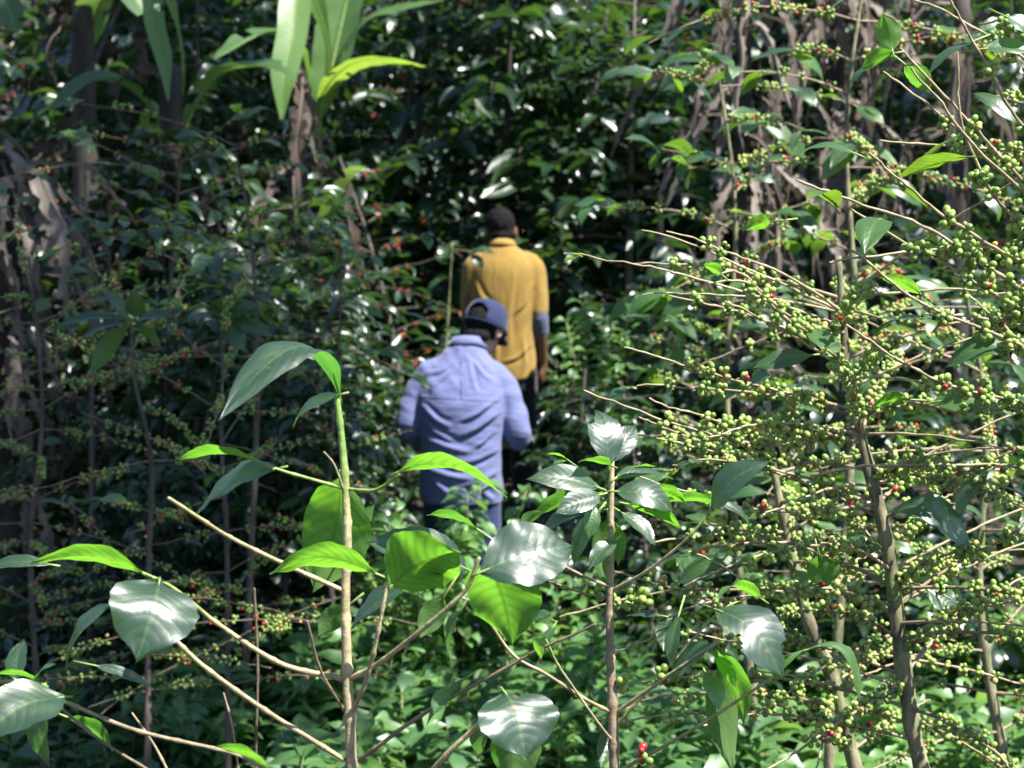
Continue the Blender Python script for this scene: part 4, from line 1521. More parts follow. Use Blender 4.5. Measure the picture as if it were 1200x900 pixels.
T1 = CoffeeTree('coffee tree loaded with green berries, with a thick mossy trunk', trunkpix([(982, 300, .05, .0050), (986, 350, .05, .0065), (992, 420, .04, .0085), (1004, 490, .02, .0105), (1024, 570, 0, .0105), (1042, 650, 0, .0122), (1054, 750, 0, .0135), (1066, 830, 0, .0145), (1080, 900, 0, .0155)], 3.3), seed=21)
T1.auto(P(0, 860, 3.3)[2], P(0, 310, 3.3)[2], dz=.052, length=(.34, .62), lift=(.05, .55), droop=1.0, az0=.25, skip=.08, berries=(.12, .85), prob=.85, n=(3, 12), leaves=0, tip_leaf=.5, leaf_len=(.07, .12), ripe=.012, base_t=.46)
for pts, lv in [([(988, 390, .04), (930, 372, -.06), (870, 320, -.12), (842, 322, -.14)], 1), ([(990, 410, .04), (930, 380, -.1), (880, 340, -.16), (834, 340, -.2)], 0),
                ([(1000, 480, .02), (930, 462, -.1), (850, 440, -.18), (742, 408, -.24)], 0), ([(1004, 500, .02), (920, 520, -.12), (820, 504, -.2), (692, 462, -.26)], 0),
                ([(1010, 520, .02), (930, 500, -.16), (850, 496, -.24), (760, 470, -.3)], 0), ([(1030, 590, 0), (940, 600, -.14), (850, 590, -.2), (742, 560, -.25)], 0),
                ([(1005, 490, .02), (1060, 470, -.12), (1130, 480, -.2), (1215, 470, -.26)], 1), ([(1020, 560, .02), (1080, 540, -.12), (1150, 560, -.2), (1230, 590, -.26)], 0),
                ([(1040, 640, .02), (960, 640, -.14), (880, 660, -.2), (810, 690, -.25)], 1), ([(1045, 680, .02), (1110, 650, -.12), (1160, 640, -.2), (1230, 600, -.26)], 1),
                ([(1050, 720, .02), (980, 690, -.14), (900, 690, -.2), (820, 650, -.25)], 0), ([(1052, 740, .02), (970, 780, -.14), (900, 830, -.2), (830, 860, -.25)], 0),
                ([(1056, 770, .02), (1110, 720, -.1), (1170, 705, -.2), (1240, 690, -.26)], 0), ([(1062, 800, .02), (990, 840, -.14), (930, 880, -.2), (880, 910, -.25)], 0)]:
    T1.branch([P(a, b, 3.3 + c) for a, b, c in pts], leaves=lv, berries=(.08, .82), prob=.88, n=(5, 12), ripe=.015, base_t=.5)
rb = np.random.default_rng(77)
for _ in range(20):
    c = T1.at(P(0, rb.uniform(330, 840), 3.3)[2])
    az = rb.choice([rb.uniform(PI * .8, PI * 1.35), rb.uniform(PI * 1.55, PI * 2.1)])
    T1.branch(grow(T1.rng, c[:3], rand_dir(T1.rng, az, rb.uniform(.1, .6)), rb.uniform(.25, .52), .6), berries=(.55, .8) if rb.random() < .4 else None, prob=.5, r0=.0030, r1=.0013, t0=.55, t1=.6, tip_leaf=.12, leaf_len=(.06, .09), n=(3, 7))
# leaves set apart on the tree
hl(T1.root, (1140, 638), (1040, 600), 3.1, 44, 'sun', .1, db=0, arch=.05, peak=1.5, fold=.15, petiole=.03)
hl(T1.root, (1065, 468), (1018, 480), 3.1, 26, (.1, .6, .7), .95, db=0, dt=-.02, petiole=.03)
hl(T1.root, (905, 260), (872, 270), 3.0, 26, (.1, .6, .7), .95, petiole=.04)
hl(T1.root, (846, 322), (824, 310), 3.1, 18, (.1, .6, .7), .9)
hl(T1.root, (880, 450), (905, 440), 3.1, 30, SKYB, .1, petiole=.03)
hl(T1.root, (1160, 550), (1120, 612), 3.1, 26, SKYB, .1, petiole=.03)
hl(T1.root, (1080, 345), (1030, 325), 3.1, 22, (.1, .6, .7), .95, petiole=.03)
hl(T1.root, (960, 650), (968, 690), 3.2, 40, (.1, .6, .5), .6, petiole=.03)
hl(T1.root, (932, 668), (945, 705), 3.3, 30, UP_CAM, .6, petiole=.03)
hl(T1.root, (1085, 690), (1120, 720), 3.3, 40, UP_CAM, .2, petiole=.03)
T1.finish(100)

T2 = CoffeeTree('coffee tree with a slanting bare brown trunk, left of the mossy trunk', trunkpix([(900, 470, .0, .0050), (905, 540, 0, .0070), (925, 640, 0, .0095), (948, 730, 0, .0125), (978, 800, 0, .0140), (1004, 905, 0, .015)], 3.7), seed=33)
T2.auto(P(0, 880, 3.7)[2], P(0, 480, 3.7)[2], dz=.06, length=(.3, .55), lift=(.0, .5), droop=.8, az0=1.0, skip=.1, berries=(.1, .8), prob=.85, n=(4, 10), leaves=0, tip_leaf=.22, leaf_len=(.07, .12), ripe=.012, base_t=.5)
T2.finish(100)

T3 = CoffeeTree('coffee tree at the right edge, long arching twigs with green, yellow and red berries', trunkpix([(1262, 40, 0, .006), (1285, 300, 0, .010), (1310, 600, 0, .015), (1320, 900, 0, .018)], 3.0), seed=44)
T3.auto(P(0, 560, 3.0)[2], P(0, 60, 3.0)[2], dz=.05, length=(.28, .55), lift=(.1, .65), droop=.6, az0=.4, skip=.1, berries=(.12, .72), prob=.85, n=(5, 13), leaves=0, tip_leaf=.25, leaf_len=(.07, .12), ripe=.02, base_t=.38, azfilter=lambda a: PI * .55 < a < PI * 1.5)
for pts, rp in [([(1285, 300, 0), (1200, 215, -.08), (1120, 128, -.12), (1052, 52, -.14)], .25), ([(1285, 330, 0), (1200, 232, -.1), (1130, 165, -.16), (1064, 84, -.18)], .5),
                ([(1285, 320, 0), (1180, 250, -.1), (1130, 160, -.12), (1118, 64, -.14)], .0), ([(1290, 340, 0), (1180, 300, -.1), (1090, 240, -.15), (1015, 180, -.2)], .06),
                ([(1290, 400, 0), (1180, 330, -.1), (1080, 270, -.16), (930, 222, -.22)], .1), ([(1290, 420, 0), (1180, 352, -.1), (1060, 285, -.15), (985, 245, -.18)], .12),
                ([(1300, 450, 0), (1180, 400, -.1), (1080, 360, -.15), (1000, 300, -.2)], .03), ([(1290, 240, 0), (1200, 150, -.06), (1150, 60, -.1), (1110, -20, -.12)], .2),
                ([(1300, 480, 0), (1180, 470, -.1), (1080, 440, -.15), (985, 380, -.2)], .03), ([(1290, 200, 0), (1210, 80, 0.1), (1120, 20, .15), (1040, -10, .2)], .1)]:
    T3.branch([P(a, b, 3.0 + c) for a, b, c in pts], leaves=1 if rp else 0, berries=(.05, .68), prob=.85, n=(6, 14), ripe=rp * .25, base_t=.4, r=.0058)
hl(T3.root, (1046, 60), (1034, 14), 2.86, 30, (.1, .7, .5), .9, petiole=.012)
hl(T3.root, (1050, 62), (1008, 82), 2.86, 26, (.1, .6, .7), .7)
hl(T3.root, (1140, 48), (1085, 92), 2.9, 20, SKYB, .1, petiole=.03)
hl(T3.root, (1152, 58), (1215, 62), 2.9, 28, UP_CAM, .4, petiole=.03)
hl(T3.root, (1020, 78), (995, 102), 2.9, 14, SKYB, .1, petiole=.03)
hl(T3.root, (1180, 20), (1210, 45), 2.9, 30, UP_CAM, .3, petiole=.03)
hl(T3.root, (1060, 75), (1090, 110), 2.9, 30, (.1, .6, .7), .5, petiole=.02)
T3.finish(100)

T4 = CoffeeTree('coffee tree low at the right edge behind the mossy trunk, with shaded berries', trunkpix([(1130, 330, 0, .004), (1156, 500, 0, .007), (1148, 700, 0, .010), (1178, 900, 0, .013)], 4.4), seed=55)
T4.auto(P(0, 860, 4.4)[2], P(0, 360, 4.4)[2], dz=.08, length=(.35, .7), lift=(.0, .5), droop=.8, az0=.8, skip=.1, berries=(.1, .8), prob=.8, n=(4, 10), leaves=0, tip_leaf=.3, leaf_len=(.09, .14), ripe=.05, base_t=.38)
T4.finish(100)
T5 = CoffeeTree('coffee tree right of the men with small green berries and dark leaves, in half shade', trunkpix([(838, 60, 0, .004), (862, 250, 0, .007), (852, 480, 0, .010), (876, 760, 0, .014)], 6.2), seed=56, sph=ICO1)
T5.auto(P(0, 640, 6.2)[2], P(0, 60, 6.2)[2], dz=.10, length=(.25, .5), lift=(.0, .5), droop=.8, az0=.3, skip=.1, berries=(.1, .75), prob=.75, n=(4, 10), leaves=4, tip_leaf=.8, leaf_len=(.11, .17), ripe=.05, base_t=.42, lod=.3, r=.0066)
T5.finish(100)
T6 = CoffeeTree('coffee tree before the dry grey banana skirt at top right, green berries in hanging strings', trunkpix([(1018, -60, 0, .004), (992, 150, 0, .007), (1003, 400, 0, .010), (985, 700, 0, .014)], 5.4), seed=57, sph=ICO1)
T6.auto(P(0, 500, 5.4)[2], P(0, -50, 5.4)[2], dz=.10, length=(.35, .75), lift=(.0, .5), droop=.9, az0=.9, skip=.1, berries=(.1, .75), prob=.75, n=(5, 12), leaves=3, tip_leaf=.6, leaf_len=(.10, .16), ripe=.10, base_t=.5, lod=.3, r=.0066)
T6.finish(100)


# ------------------------------------------------------------------ berry trees on the left, in shade
def left_tree(label, rows, d, seed, z0, z1, **kw):
    rg = np.random.default_rng(seed)
    rows = [(a + rg.normal(0, 5), b, c, r * .62) for a, b, c, r in rows]
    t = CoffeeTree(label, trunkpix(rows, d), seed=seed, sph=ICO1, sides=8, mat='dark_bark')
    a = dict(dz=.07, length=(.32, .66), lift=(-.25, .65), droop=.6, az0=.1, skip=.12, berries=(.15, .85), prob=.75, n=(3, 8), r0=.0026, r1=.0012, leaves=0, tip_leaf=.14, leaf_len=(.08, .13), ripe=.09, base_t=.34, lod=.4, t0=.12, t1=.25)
    a.update(kw)
    t.auto(P(0, z0, d)[2], P(0, z1, d)[2], **a)
    return t


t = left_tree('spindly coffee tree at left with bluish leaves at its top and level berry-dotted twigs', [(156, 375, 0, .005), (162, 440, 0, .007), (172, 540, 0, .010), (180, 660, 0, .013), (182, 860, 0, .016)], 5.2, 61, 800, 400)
for (bx, by, tx, ty, n_) in [(150, 378, 92, 402, SKYB), (150, 376, 118, 340, SKYB), (158, 372, 160, 338, UP_CAM), (160, 376, 205, 372, SKYB), (150, 380, 106, 440, (.1, .6, .6)), (158, 385, 190, 410, (.2, .6, .6)), (152, 376, 60, 385, SKYB)]:
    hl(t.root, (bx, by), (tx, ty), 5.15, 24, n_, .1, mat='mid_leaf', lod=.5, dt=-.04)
t.finish(100)
t = left_tree('slender coffee tree next to the spindly one, with a tuft of bluish leaves', [(262, 372, 0, .005), (268, 430, 0, .007), (262, 520, 0, .010), (268, 640, 0, .012), (272, 880, 0, .015)], 5.6, 62, 800, 390, az0=.7)
for (bx, by, tx, ty, n_) in [(262, 374, 218, 378, SKYB), (262, 372, 240, 350, SKYB), (266, 372, 304, 358, UP_CAM), (266, 376, 320, 396, SKYB), (264, 378, 288, 412, SKYB), (262, 380, 252, 350, (.1, .6, .6)), (264, 372, 276, 345, (.1, .6, .6))]:
    hl(t.root, (bx, by), (tx, ty), 5.55, 26, n_, .1, mat='mid_leaf', lod=.5, dt=-.04)
t.finish(100)
t = left_tree('coffee tree at the far left edge with a bare grey trunk and sparse low twigs', [(30, 300, 0, .006), (38, 480, 0, .010), (44, 650, 0, .014), (50, 880, 0, .017)], 5.9, 63, 820, 330, az0=1.2)
t.finish(100)
t = left_tree('coffee tree left of the blue-shirted man, red and green berries on thin twigs', [(404, 290, 0, .005), (398, 400, 0, .008), (392, 600, 0, .014), (390, 760, 0, .017)], 7.0, 64, 700, 270, az0=.4, tip_leaf=.6, ripe=.14, leaves=1, dz=.1, lod=.3, length=(.2, .38))
t.finish(100)
t = left_tree('coffee tree below the pale banana leaf, tangled bare twigs and scattered berries', [(280, 170, 0, .005), (290, 260, 0, .008), (296, 420, 0, .014), (300, 700, 0, .019)], 6.6, 65, 420, 140, az0=.9, tip_leaf=.4, ripe=.12, dz=.11, lod=.3, prob=.4, leaves=1)
t.finish(100)
t = left_tree('coffee tree in front of the dark banana stems, pale leaves and dark red berries', [(96, 190, 0, .005), (104, 260, 0, .008), (110, 420, 0, .014), (112, 700, 0, .019)], 7.2, 66, 420, 120, az0=.3, tip_leaf=.8, leaves=3, ripe=.18, prob=.4, dz=.13, lod=.3)
t.finish(100)
t = left_tree('coffee tree under the hanging green banana leaf with white-lit leaves and thin forked twigs', [(215, 190, 0, .005), (206, 260, 0, .008), (196, 420, 0, .014), (195, 700, 0, .019)], 7.6, 67, 430, 120, az0=1.3, tip_leaf=.8, leaves=3, ripe=.12, prob=.4, dz=.13, lod=.3)
t.finish(100)


# ------------------------------------------------------------------ banana plants
def blade(parent, mid, width, up, mat='banana_leaf', tint=0.5, fold=.35, wave=.05, name='leaf', nv=8, prof=None, seed=1, tears=0, rag=0):
    """long banana leaf along a curved midrib (world points)"""
    c = catmull(np.asarray(mid, float), .03)
    tg, _, _ = frames(c)
    k = len(c)
    u = np.linspace(0, 1, k)
    w = np.interp(u, *(prof or ([0, .06, .2, .5, .8, .95, 1], [.06, .35, .8, 1, .8, .35, 0]))) * width / 2
    rg = np.random.default_rng(seed)
    ph = rg.uniform(0, 6.28, 4)
    s = np.linspace(-1, 1, nv + 1)
    V_, UV = [], []
    upv = np.asarray(up, float)
    for i in range(k):
        n_ = nrm(upv - tg[i] * np.dot(upv, tg[i]))
        y = np.cross(n_, tg[i])
        for q in s:
            a = abs(q)
            h = fold * a * w[i] + wave * w[i] * a * a * math.sin(u[i] * 17 + ph[0] + q) + wave * .5 * w[i] * math.sin(u[i] * 43 + ph[1] + q * 2) * a
            rw = 1.0 if not rag or a < .7 else float(np.clip(1 + rag * rg.normal(0, 1), .25, 1.8))
            V_.append(c[i] + y * q * w[i] * rw + n_ * h)
            UV.append((u[i], (q + 1) / 2))
    i = np.arange(k - 1)[:, None] * (nv + 1)
    j = np.arange(nv)[None]
    Q = np.stack([i + j, i + nv + 1 + j, i + nv + 2 + j, i + j + 1], -1).reshape(-1, 4)
    if tears:
        keep = np.ones(len(Q), bool)
        for _ in range(tears):
            ii, sd, dp = rg.integers(3, k - 3), rg.integers(0, 2), rg.integers(1, nv // 2)
            for e in range(dp):
                keep[ii * nv + (e if sd else nv - 1 - e)] = False
        Q = Q[keep]
    mb = MB()
    mb.add(V_, Q, uv=UV, tint=tint)
    tube(mb, c, np.linspace(.016, .003, k) * (width / .35 if mat != 'dry_leaf' else .3), 6, .9, 1, flat=(1, .6))
    return mb.build(name, [M[mat], M['twig'] if mat != 'dry_leaf' else M['dry_leaf']], parent)


def dry_strip(parent, p, L, w, az, seed, tint, out=.25):
    rg = np.random.default_rng(seed)
    lat = rg.normal(0, .16)
    d = np.array((math.cos(az), math.sin(az), 0))
    pts = [np.asarray(p, float)]
    for k in range(1, 7):
        f = k / 6
        pts.append(np.asarray(p) + d * (out * math.sin(f * PI * .55) + .02) + np.array((lat * f, 0, .12 * math.sin(f * PI * .8) - L * f ** 1.3)) + rg.normal(0, .012, 3))
    return blade(parent, pts, w, (math.cos(az), math.sin(az), .2), 'dry_leaf', tint, fold=rg.uniform(-.9, .9), wave=.2, name='dry_leaf', nv=6, seed=seed, tears=20, rag=.28,
                 prof=([0, .1, .3, .5, .7, .85, 1], [.4, .7, .95, 1, .85, .5, .05]))


def banana(label, px, d, stem_h, r, leaves, skirt, seed, lean=(0, 0), tint=(.2, .9), out=(.1, .35), skw=(.10, .24), top=.0):
    base = P(px, 450, d)
    x, y = base[0], base[1]
    g = ground_z(x, y)
    rng = np.random.default_rng(seed)
    root = thing('banana_plant', label, 'banana plant', (x, y, g), 'banana plants')
    f = np.linspace(0, 1, 24)
    pts = np.stack([x + lean[0] * f ** 2, y + lean[1] * f ** 2, g - .05 + (stem_h + .05) * f], -1)
    mb = MB()
    tube(mb, pts, r * (1.15 - .5 * f) * (1 + .05 * np.sin(f * 40)), 16, .4)
    mb.build('pseudostem', [M['pseudostem']], root)
    for lf in leaves:
        blade(root, [P(*q) for q in lf['pts']], lf['w'], lf['up'], tint=lf.get('t', .5), fold=lf.get('fold', .3), seed=seed + len(lf['pts']), tears=lf.get('tears', 4), prof=lf.get('prof'))
    for k in range(skirt[0]):
        z = rng.uniform(skirt[1], skirt[2])
        i = int(np.clip((z - g) / stem_h * 23, 0, 23))
        az = rng.uniform(PI * .9, PI * 2.1) if rng.random() < .8 else rng.uniform(0, PI)
        p = pts[i] + np.array((math.cos(az), math.sin(az), 0)) * r * .8
        p[2] = z
        dry_strip(root, p, rng.uniform(.25, .95), rng.uniform(*skw), az, seed * 100 + k, rng.uniform(*tint), rng.uniform(*out))
    return root


def zc(py, d):
    return P(0, py, d)[2]


banana('banana plant at top left with pale green hanging blades and a lit leaf base', 352, 9.8, 2.3, .07, [
    dict(pts=[(372, 150, 9.8), (385, 70, 9.7), (372, 8, 9.6), (350, -20, 9.5), (342, 40, 9.4), (332, 90, 9.35), (330, 140, 9.35)], w=.16, up=(.2, -1, .3), t=.9, fold=.2, prof=([0, .30, .46, .62, .85, 1], [.2, .2, .7, 1, .85, .1])),
    dict(pts=[(372, 120, 9.8), (400, 60, 9.7), (430, 20, 9.6), (470, 5, 9.5), (520, 0, 9.4)], w=.20, up=(0, -.4, 1), t=.4, fold=-.2),
    dict(pts=[(372, 120, 9.8), (392, 90, 9.6), (420, 72, 9.4), (460, 68, 9.3), (500, 78, 9.2)], w=.13, up=(0, .3, 1), t=.9, fold=-.2),
    dict(pts=[(372, 140, 9.8), (350, 60, 9.7), (310, 40, 9.6), (250, 70, 9.4)], w=.2, up=(0, -.2, 1), t=.2),
    dict(pts=[(375, 140, 9.8), (400, 30, 9.9), (420, -60, 10)], w=.25, up=(-.4, -1, .3), t=.6),
    dict(pts=[(365, 300, 9.7), (390, 240, 9.5), (410, 205, 9.4), (430, 195, 9.3)], w=.10, up=(0, .3, 1), t=.4)], (5, 1.7, 2.4), 71, tint=(.0, .5), skw=(.05, .12))
banana('banana plant at left with a narrow upright hanging leaf above the coffee twigs', 205, 9.0, 2.5, .08, [
    dict(pts=[(205, 170, 9.0), (215, 90, 8.95), (205, 20, 8.9), (180, -40, 8.8), (178, 20, 8.7), (190, 70, 8.65), (197, 118, 8.6)], w=.11, up=(.6, -1, .2), t=.55, fold=.5, prof=([0, .36, .46, .62, .85, 1], [.12, .12, .6, 1, .8, .08])),
    dict(pts=[(205, 170, 9.0), (250, 95, 8.9), (300, 78, 8.8), (345, 90, 8.7)], w=.22, up=(0, -.2, 1), t=.1),
    dict(pts=[(205, 170, 9.0), (160, 110, 8.9), (110, 95, 8.8), (60, 130, 8.7)], w=.22, up=(0, -.2, 1), t=.1),
    dict(pts=[(203, 200, 9.0), (195, 178, 8.9), (190, 160, 8.85), (182, 150, 8.8)], w=.06, up=(.4, -1, .3), t=.4)], (9, 1.0, 2.5), 72, tint=(.0, .35), skw=(.05, .13))
banana('banana plant at the far left edge with a thick skirt of brown-grey dead leaves', 14, 7.8, 2.3, .07, [
    dict(pts=[(10, 40, 7.8), (-5, -10, 7.7), (10, 10, 7.6), (20, 40, 7.5)], w=.12, up=(0, -.6, 1), t=.1)], (70, .8, 2.0), 73, tint=(.0, 1), skw=(.02, .085), out=(.08, .40))
banana('slim banana plant at top right, its grey dead leaves hanging in narrow strips', 868, 8.6, 2.9, .05, [], (64, .9, 2.9), 74, tint=(.0, 1), skw=(.018, .075), out=(.04, .32))
banana('banana plant at top right with broad pale dry leaf sheets under its crown', 975, 9.2, 3.0, .06, [
    dict(pts=[(975, -40, 9.2), (960, -70, 9.1), (930, -60, 9.0), (905, 0, 8.9)], w=.3, up=(0, -.5, 1), t=.4)], (56, 1.7, 3.0), 75, tint=(.0, 1), skw=(.02, .10), out=(.08, .32))
banana('banana plant at the top right corner, half hidden by berry twigs', 1120, 8.8, 2.9, .06, [], (26, 1.7, 2.9), 76, tint=(.0, .7), skw=(.02, .08))
banana('banana plant with a dark stem between the two left-hand banana plants, dead leaves drooping', 105, 10.6, 3.0, .085, [
    dict(pts=[(105, 60, 10.6), (120, 0, 10.4), (150, -10, 10.3), (180, 30, 10.2)], w=.3, up=(0, -.3, 1), t=.1)], (10, 1.3, 3.0), 77, tint=(0, .3), skw=(.05, .13))


# ------------------------------------------------------------------ leafy coffee trees behind
K = [foliage_coffee(201, 3.0, .95, 19, berries=.0, leafL=(.12, .21)), foliage_coffee(202, 3.3, 1.05, 20, berries=.14, ripe=.9, leafL=(.11, .20)), foliage_coffee(203, 2.8, .9, 18, berries=.06, ripe=.5, leafL=(.10, .19)), foliage_coffee(204, 3.4, 1.1, 20, berries=.0, leafL=(.14, .24)), foliage_coffee(205, 2.4, .85, 14, berries=.85, ripe=.97, bare=.4)]
back = [
    (590, 12.0, 3, 1.0, 'dense dark coffee tree directly behind the yellow-shirted man'),
    (478, 10.8, 4, .80, 'coffee tree full of dark red cherries to the left of the yellow-shirted man'),
    (440, 12.2, 1, 1.0, 'leafy coffee tree below the long horizontal banana leaf, glossy leaves and few cherries'),
    (668, 11.6, 2, .95, "glossy coffee tree just right of the yellow-shirted man's bare forearm"),
    (735, 11.0, 0, 1.0, 'dark coffee tree second to the right of the yellow-shirted man, no cherries'),
    (800, 12.2, 1, 1.0, 'coffee tree with red cherries behind the slimmer banana skirt at top right'),
    (330, 12.4, 0, 1.0, 'dark coffee tree behind the lit banana leaf base at top left'),
    (232, 11.6, 2, 1.0, 'dark leafy coffee tree behind the narrow hanging banana leaf'),
    (120, 12.6, 3, 1.0, 'dark coffee tree behind the brown dead leaves at left'),
    (20, 11.4, 1, 1.0, 'coffee tree behind the banana plant at the far left edge'),
    (920, 12.0, 3, 1.05, 'dark coffee tree behind the broad dry leaf sheets at top right'),
    (1040, 11.2, 0, 1.05, 'coffee tree in deep shade behind the upper berry twigs at right'),
    (1150, 11.8, 2, 1.0, 'coffee tree in deep shade behind the top right corner'),
    (960, 8.2, 0, .62, 'small leafy coffee tree in the dark gap behind the mossy trunk'),
    (1130, 7.6, 3, .60, 'small dark leafy coffee tree low at the right edge behind the berries'),
    (745, 9.0, 3, .50, 'small glossy coffee bush on the ground right of the men'),
    (330, 9.0, 2, .62, 'small dark coffee bush behind the twigs, left of the blue-shirted man'),
    (408, 8.9, 0, .42, "small dark coffee bush beside the blue-shirted man's left elbow"),
    (150, 9.2, 3, .62, 'small dark coffee bush low behind the left berry trees'),
    (30, 8.6, 0, .62, 'small dark coffee bush low at the far left edge'),
    (75, 8.9, 3, .66, "dark leafy coffee tree in front of the far-left banana plant's stem"),
    (175, 8.3, 1, .66, 'leafy coffee tree with some red cherries below the narrow hanging banana leaf'),
    (262, 8.8, 3, .70, 'dark broad-leaved coffee tree below the pale lit banana leaf'),
    (325, 8.3, 2, .68, 'leafy coffee tree midway between the pale banana leaf and the front sapling top'),
    (352, 9.2, 3, .60, "broad-leaved dark coffee tree left of the blue-shirted man's shoulder"),
    (118, 7.0, 0, .40, 'small dark coffee bush at the foot of the spindly berry tree'),
    (325, 7.1, 3, .42, 'small broad-leaved dark coffee bush low behind the tall thin sapling'),
    (52, 7.7, 1, .50, 'small coffee bush under the dead-leaf skirt of the far-left banana plant'),
    (205, 7.4, 3, .50, 'dark broad-leaved coffee bush between the spindly berry tree and its slender neighbour'),
    (292, 7.7, 1, .54, 'coffee bush with a few red cherries right of the slender berry tree'),
    (368, 7.4, 3, .44, "dark broad-leaved coffee bush behind the tall thin sapling's top leaves"),
    (672, 8.6, 2, .46, "small coffee bush beside the yellow-shirted man's hanging hand"),
    (770, 7.4, 0, .46, 'small leafy coffee bush below the berry twigs, right of the slim central sapling'),
]
for px, d, k, s_, lab in back:
    p = P(px, 450, d)
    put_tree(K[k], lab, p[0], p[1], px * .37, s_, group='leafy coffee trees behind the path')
for i, px in enumerate([-10, 90, 190, 290, 385, 480, 560, 640, 720, 810, 900, 1000, 1100, 1200]):
    d = 14.2 + (i * 37 % 11) * .12
    p = P(px, 450, d)
    put_tree(K[i % 4], 'dense dark coffee tree in the back row under the added shade trees', p[0], p[1], i * 1.3, 1.15, group='coffee trees of the back row')
for i, px in enumerate([20, 140, 260, 380, 500, 610, 720, 840, 960, 1080, 1190]):
    d = 17.4 + (i * 53 % 13) * .12
    p = P(px, 450, d)
    put_tree(K[(i + 1) % 4], 'dense dark coffee tree uphill behind the back row', p[0], p[1], i * 2.1, 1.35, group='coffee trees of the uphill row')

# teal leaf hanging across the yellow shirt, on a twig of a thin plant left of him
q = P(528, 450, 9.75)
tw = CoffeeTree('thin coffee seedling with one curled teal leaf across the yellow-shirted shoulder', trunkpix([(530, 285, 0, .003), (526, 360, 0, .004), (520, 460, 0, .006), (518, 600, 0, .008)], 9.75), seed=91, sph=ICO1)
br = tw.branch([P(530, 292, 9.75), P(545, 294, 9.72), P(580, 297, 9.7)], berries=None, r0=.003, r1=.0015)
hl(br, (581, 297), (548, 300), 9.7, 14, (0, -.4, 1), .05, mat='mid_leaf', arch=.03, fold=.1, lod=.6)
hl(br, (552, 298), (566, 316), 9.7, 12, SKYB, .05, mat='mid_leaf', arch=.02, lod=.6)
for k in range(3):
    a = tw.at(P(0, 390 + k * 30, 9.75)[2])
    for sg in (-1, 1):
        tw.leaf_at(tw.root, a[:3], np.array((math.cos(k), math.sin(k), .1)), (.11, .15), lod=.4, sg=sg, tint=.2)


# ------------------------------------------------------------------ unseen shade trees, added overhead to throw the dappled light
def added_shade_tree(label, base, crowns, seed, trunk_r=.16):
    rng = np.random.default_rng(seed)
    x, y = base
    g = ground_z(x, y)
    root = thing('added_shade_tree', label, 'shade tree', (x, y, g), 'unseen trees added for shade')
    tr, lf = MB(), MB()
    fork = np.array((x, y, 6.0))
    tube(tr, catmull(np.array([(x, y, g - .1), (x + .1, y, 3.0), fork]), .3), np.linspace(trunk_r * 1.3, trunk_r * .8, len(catmull(np.array([(x, y, g - .1), (x + .1, y, 3.0), fork]), .3))), 12)
    B, D, Nn, L, W = [], [], [], [], []
    for (c, r, cnt) in crowns:
        c, r = np.array(c, float), np.array(r, float)
        p = catmull(np.array([fork, (fork + c) / 2 + (0, 0, .6), c]), .3)
        tube(tr, p, np.linspace(trunk_r * .55, .03, len(p)), 8)
        lumps = c + rng.normal(0, .5, (14, 3)) * r
        for k in range(cnt):
            l0 = lumps[rng.integers(14)] + rng.normal(0, .2, 3) * r
            B.append(l0)
            a = rng.uniform(0, 6.28)
            D.append((math.cos(a), math.sin(a), rng.normal(-.2, .3)))
            Nn.append((rng.normal(0, .4), rng.normal(0, .4), 1))
            l = rng.uniform(.12, .24)
            L.append(l)
            W.append(l * .5)
    leaf_batch(lf, np.array(B), np.array(D), np.array(Nn), np.array(L), np.array(W), rng.uniform(0, 1, len(B)), TPL_HERB[0])
    tr.build('trunk', [M['dark_bark']], root)
    lf.build('crown', [M['added_shade_leaf']], root)


SUN = nrm((0.44, -0.28, 0.86))


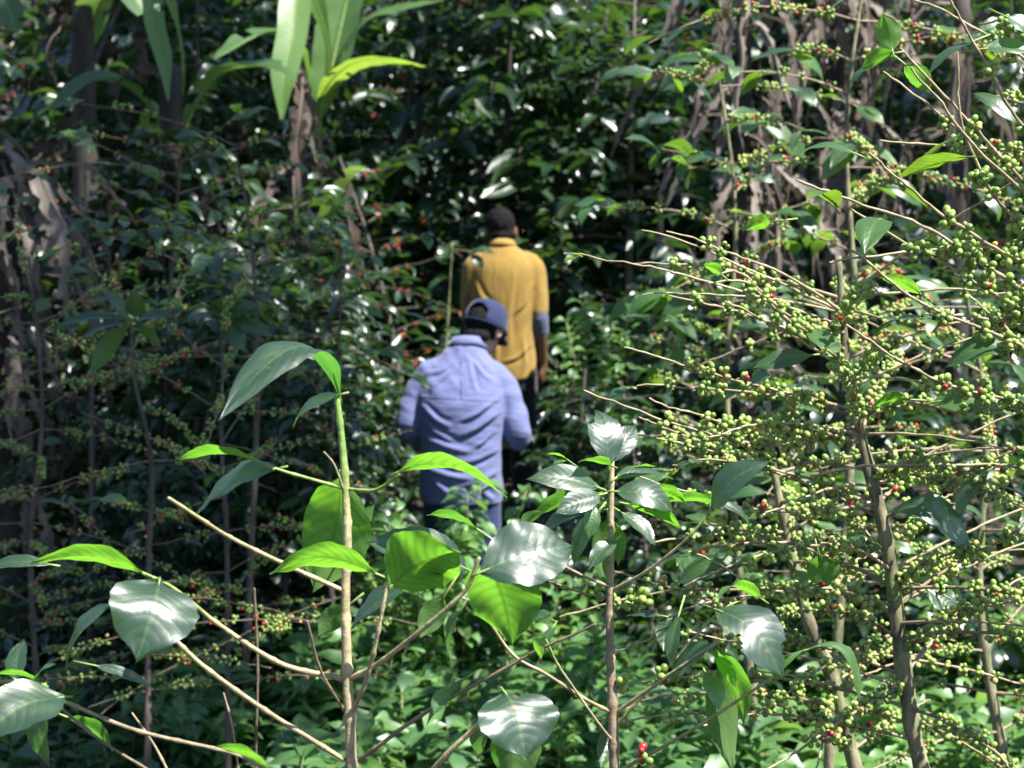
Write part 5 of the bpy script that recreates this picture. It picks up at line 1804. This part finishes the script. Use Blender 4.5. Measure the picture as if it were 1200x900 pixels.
def over(px, py, d, h):
    """point h metres up the sun ray above a photo point"""
    return P(px, py, d) + SUN * h


added_shade_tree('unseen tree added at the left, its crowns set up-sun to shade the berry trees', (-6.5, 4.0), [
    (over(100, 430, 6.0, 9.5), (1.15, 1.2, .5), 1700), (over(330, 330, 7.0, 9.0), (.9, .9, .5), 1100), (over(60, 130, 8.6, 9.0), (1.1, 1.1, .5), 1700), (over(120, 790, 6.2, 9.0), (.9, .8, .4), 1000)], 301)
added_shade_tree('unseen tree added at the right, its crowns set up-sun to shade the background', (7.5, 14.0), [
    (over(150, 80, 12.0, 9), (1.5, 1.3, .5), 2400), (over(1000, 120, 11.0, 9), (1.4, 1.2, .5), 700)], 302)

# ------------------------------------------------------------------ light and picture
el = math.asin(SUN[2])
azs = math.atan2(SUN[0], SUN[1])
w = bpy.data.worlds.new('World')
SC.world = w
w.use_nodes = True
nt = w.node_tree
bg = nt.nodes['Background']
sky = nt.nodes.new('ShaderNodeTexSky')
sky.sky_type = 'NISHITA'
sky.sun_disc = False
sky.sun_elevation = el
sky.sun_rotation = azs
sky.altitude = 1800
nt.links.new(sky.outputs[0], bg.inputs['Color'])
bg.inputs['Strength'].default_value = 0.078
sd = bpy.data.lights.new('sun', 'SUN')
sd.energy = 5.0
sd.angle = math.radians(0.53)
sd.color = (1.0, 0.975, 0.935)
so = bpy.data.objects.new('sun', sd)
COL.objects.link(so)
so.rotation_euler = Vector(-SUN).to_track_quat('-Z', 'Y').to_euler()
so.location = Vector(SUN) * 30

SC.view_settings.view_transform = 'Standard'
SC.view_settings.look = 'None'
SC.view_settings.exposure = 1.5
SC.view_settings.gamma = 1
SC.cycles.use_denoising = True
SC.cycles.max_bounces = 6
SC.cycles.diffuse_bounces = 2
SC.cycles.glossy_bounces = 2
SC.cycles.transmission_bounces = 4
SC.cycles.transparent_max_bounces = 4
SC.cycles.caustics_reflective = False
SC.cycles.caustics_refractive = False
SC.cycles.sample_clamp_indirect = 4

for o in list(SC.objects):
    if '_base' in o:
        del o['_base']
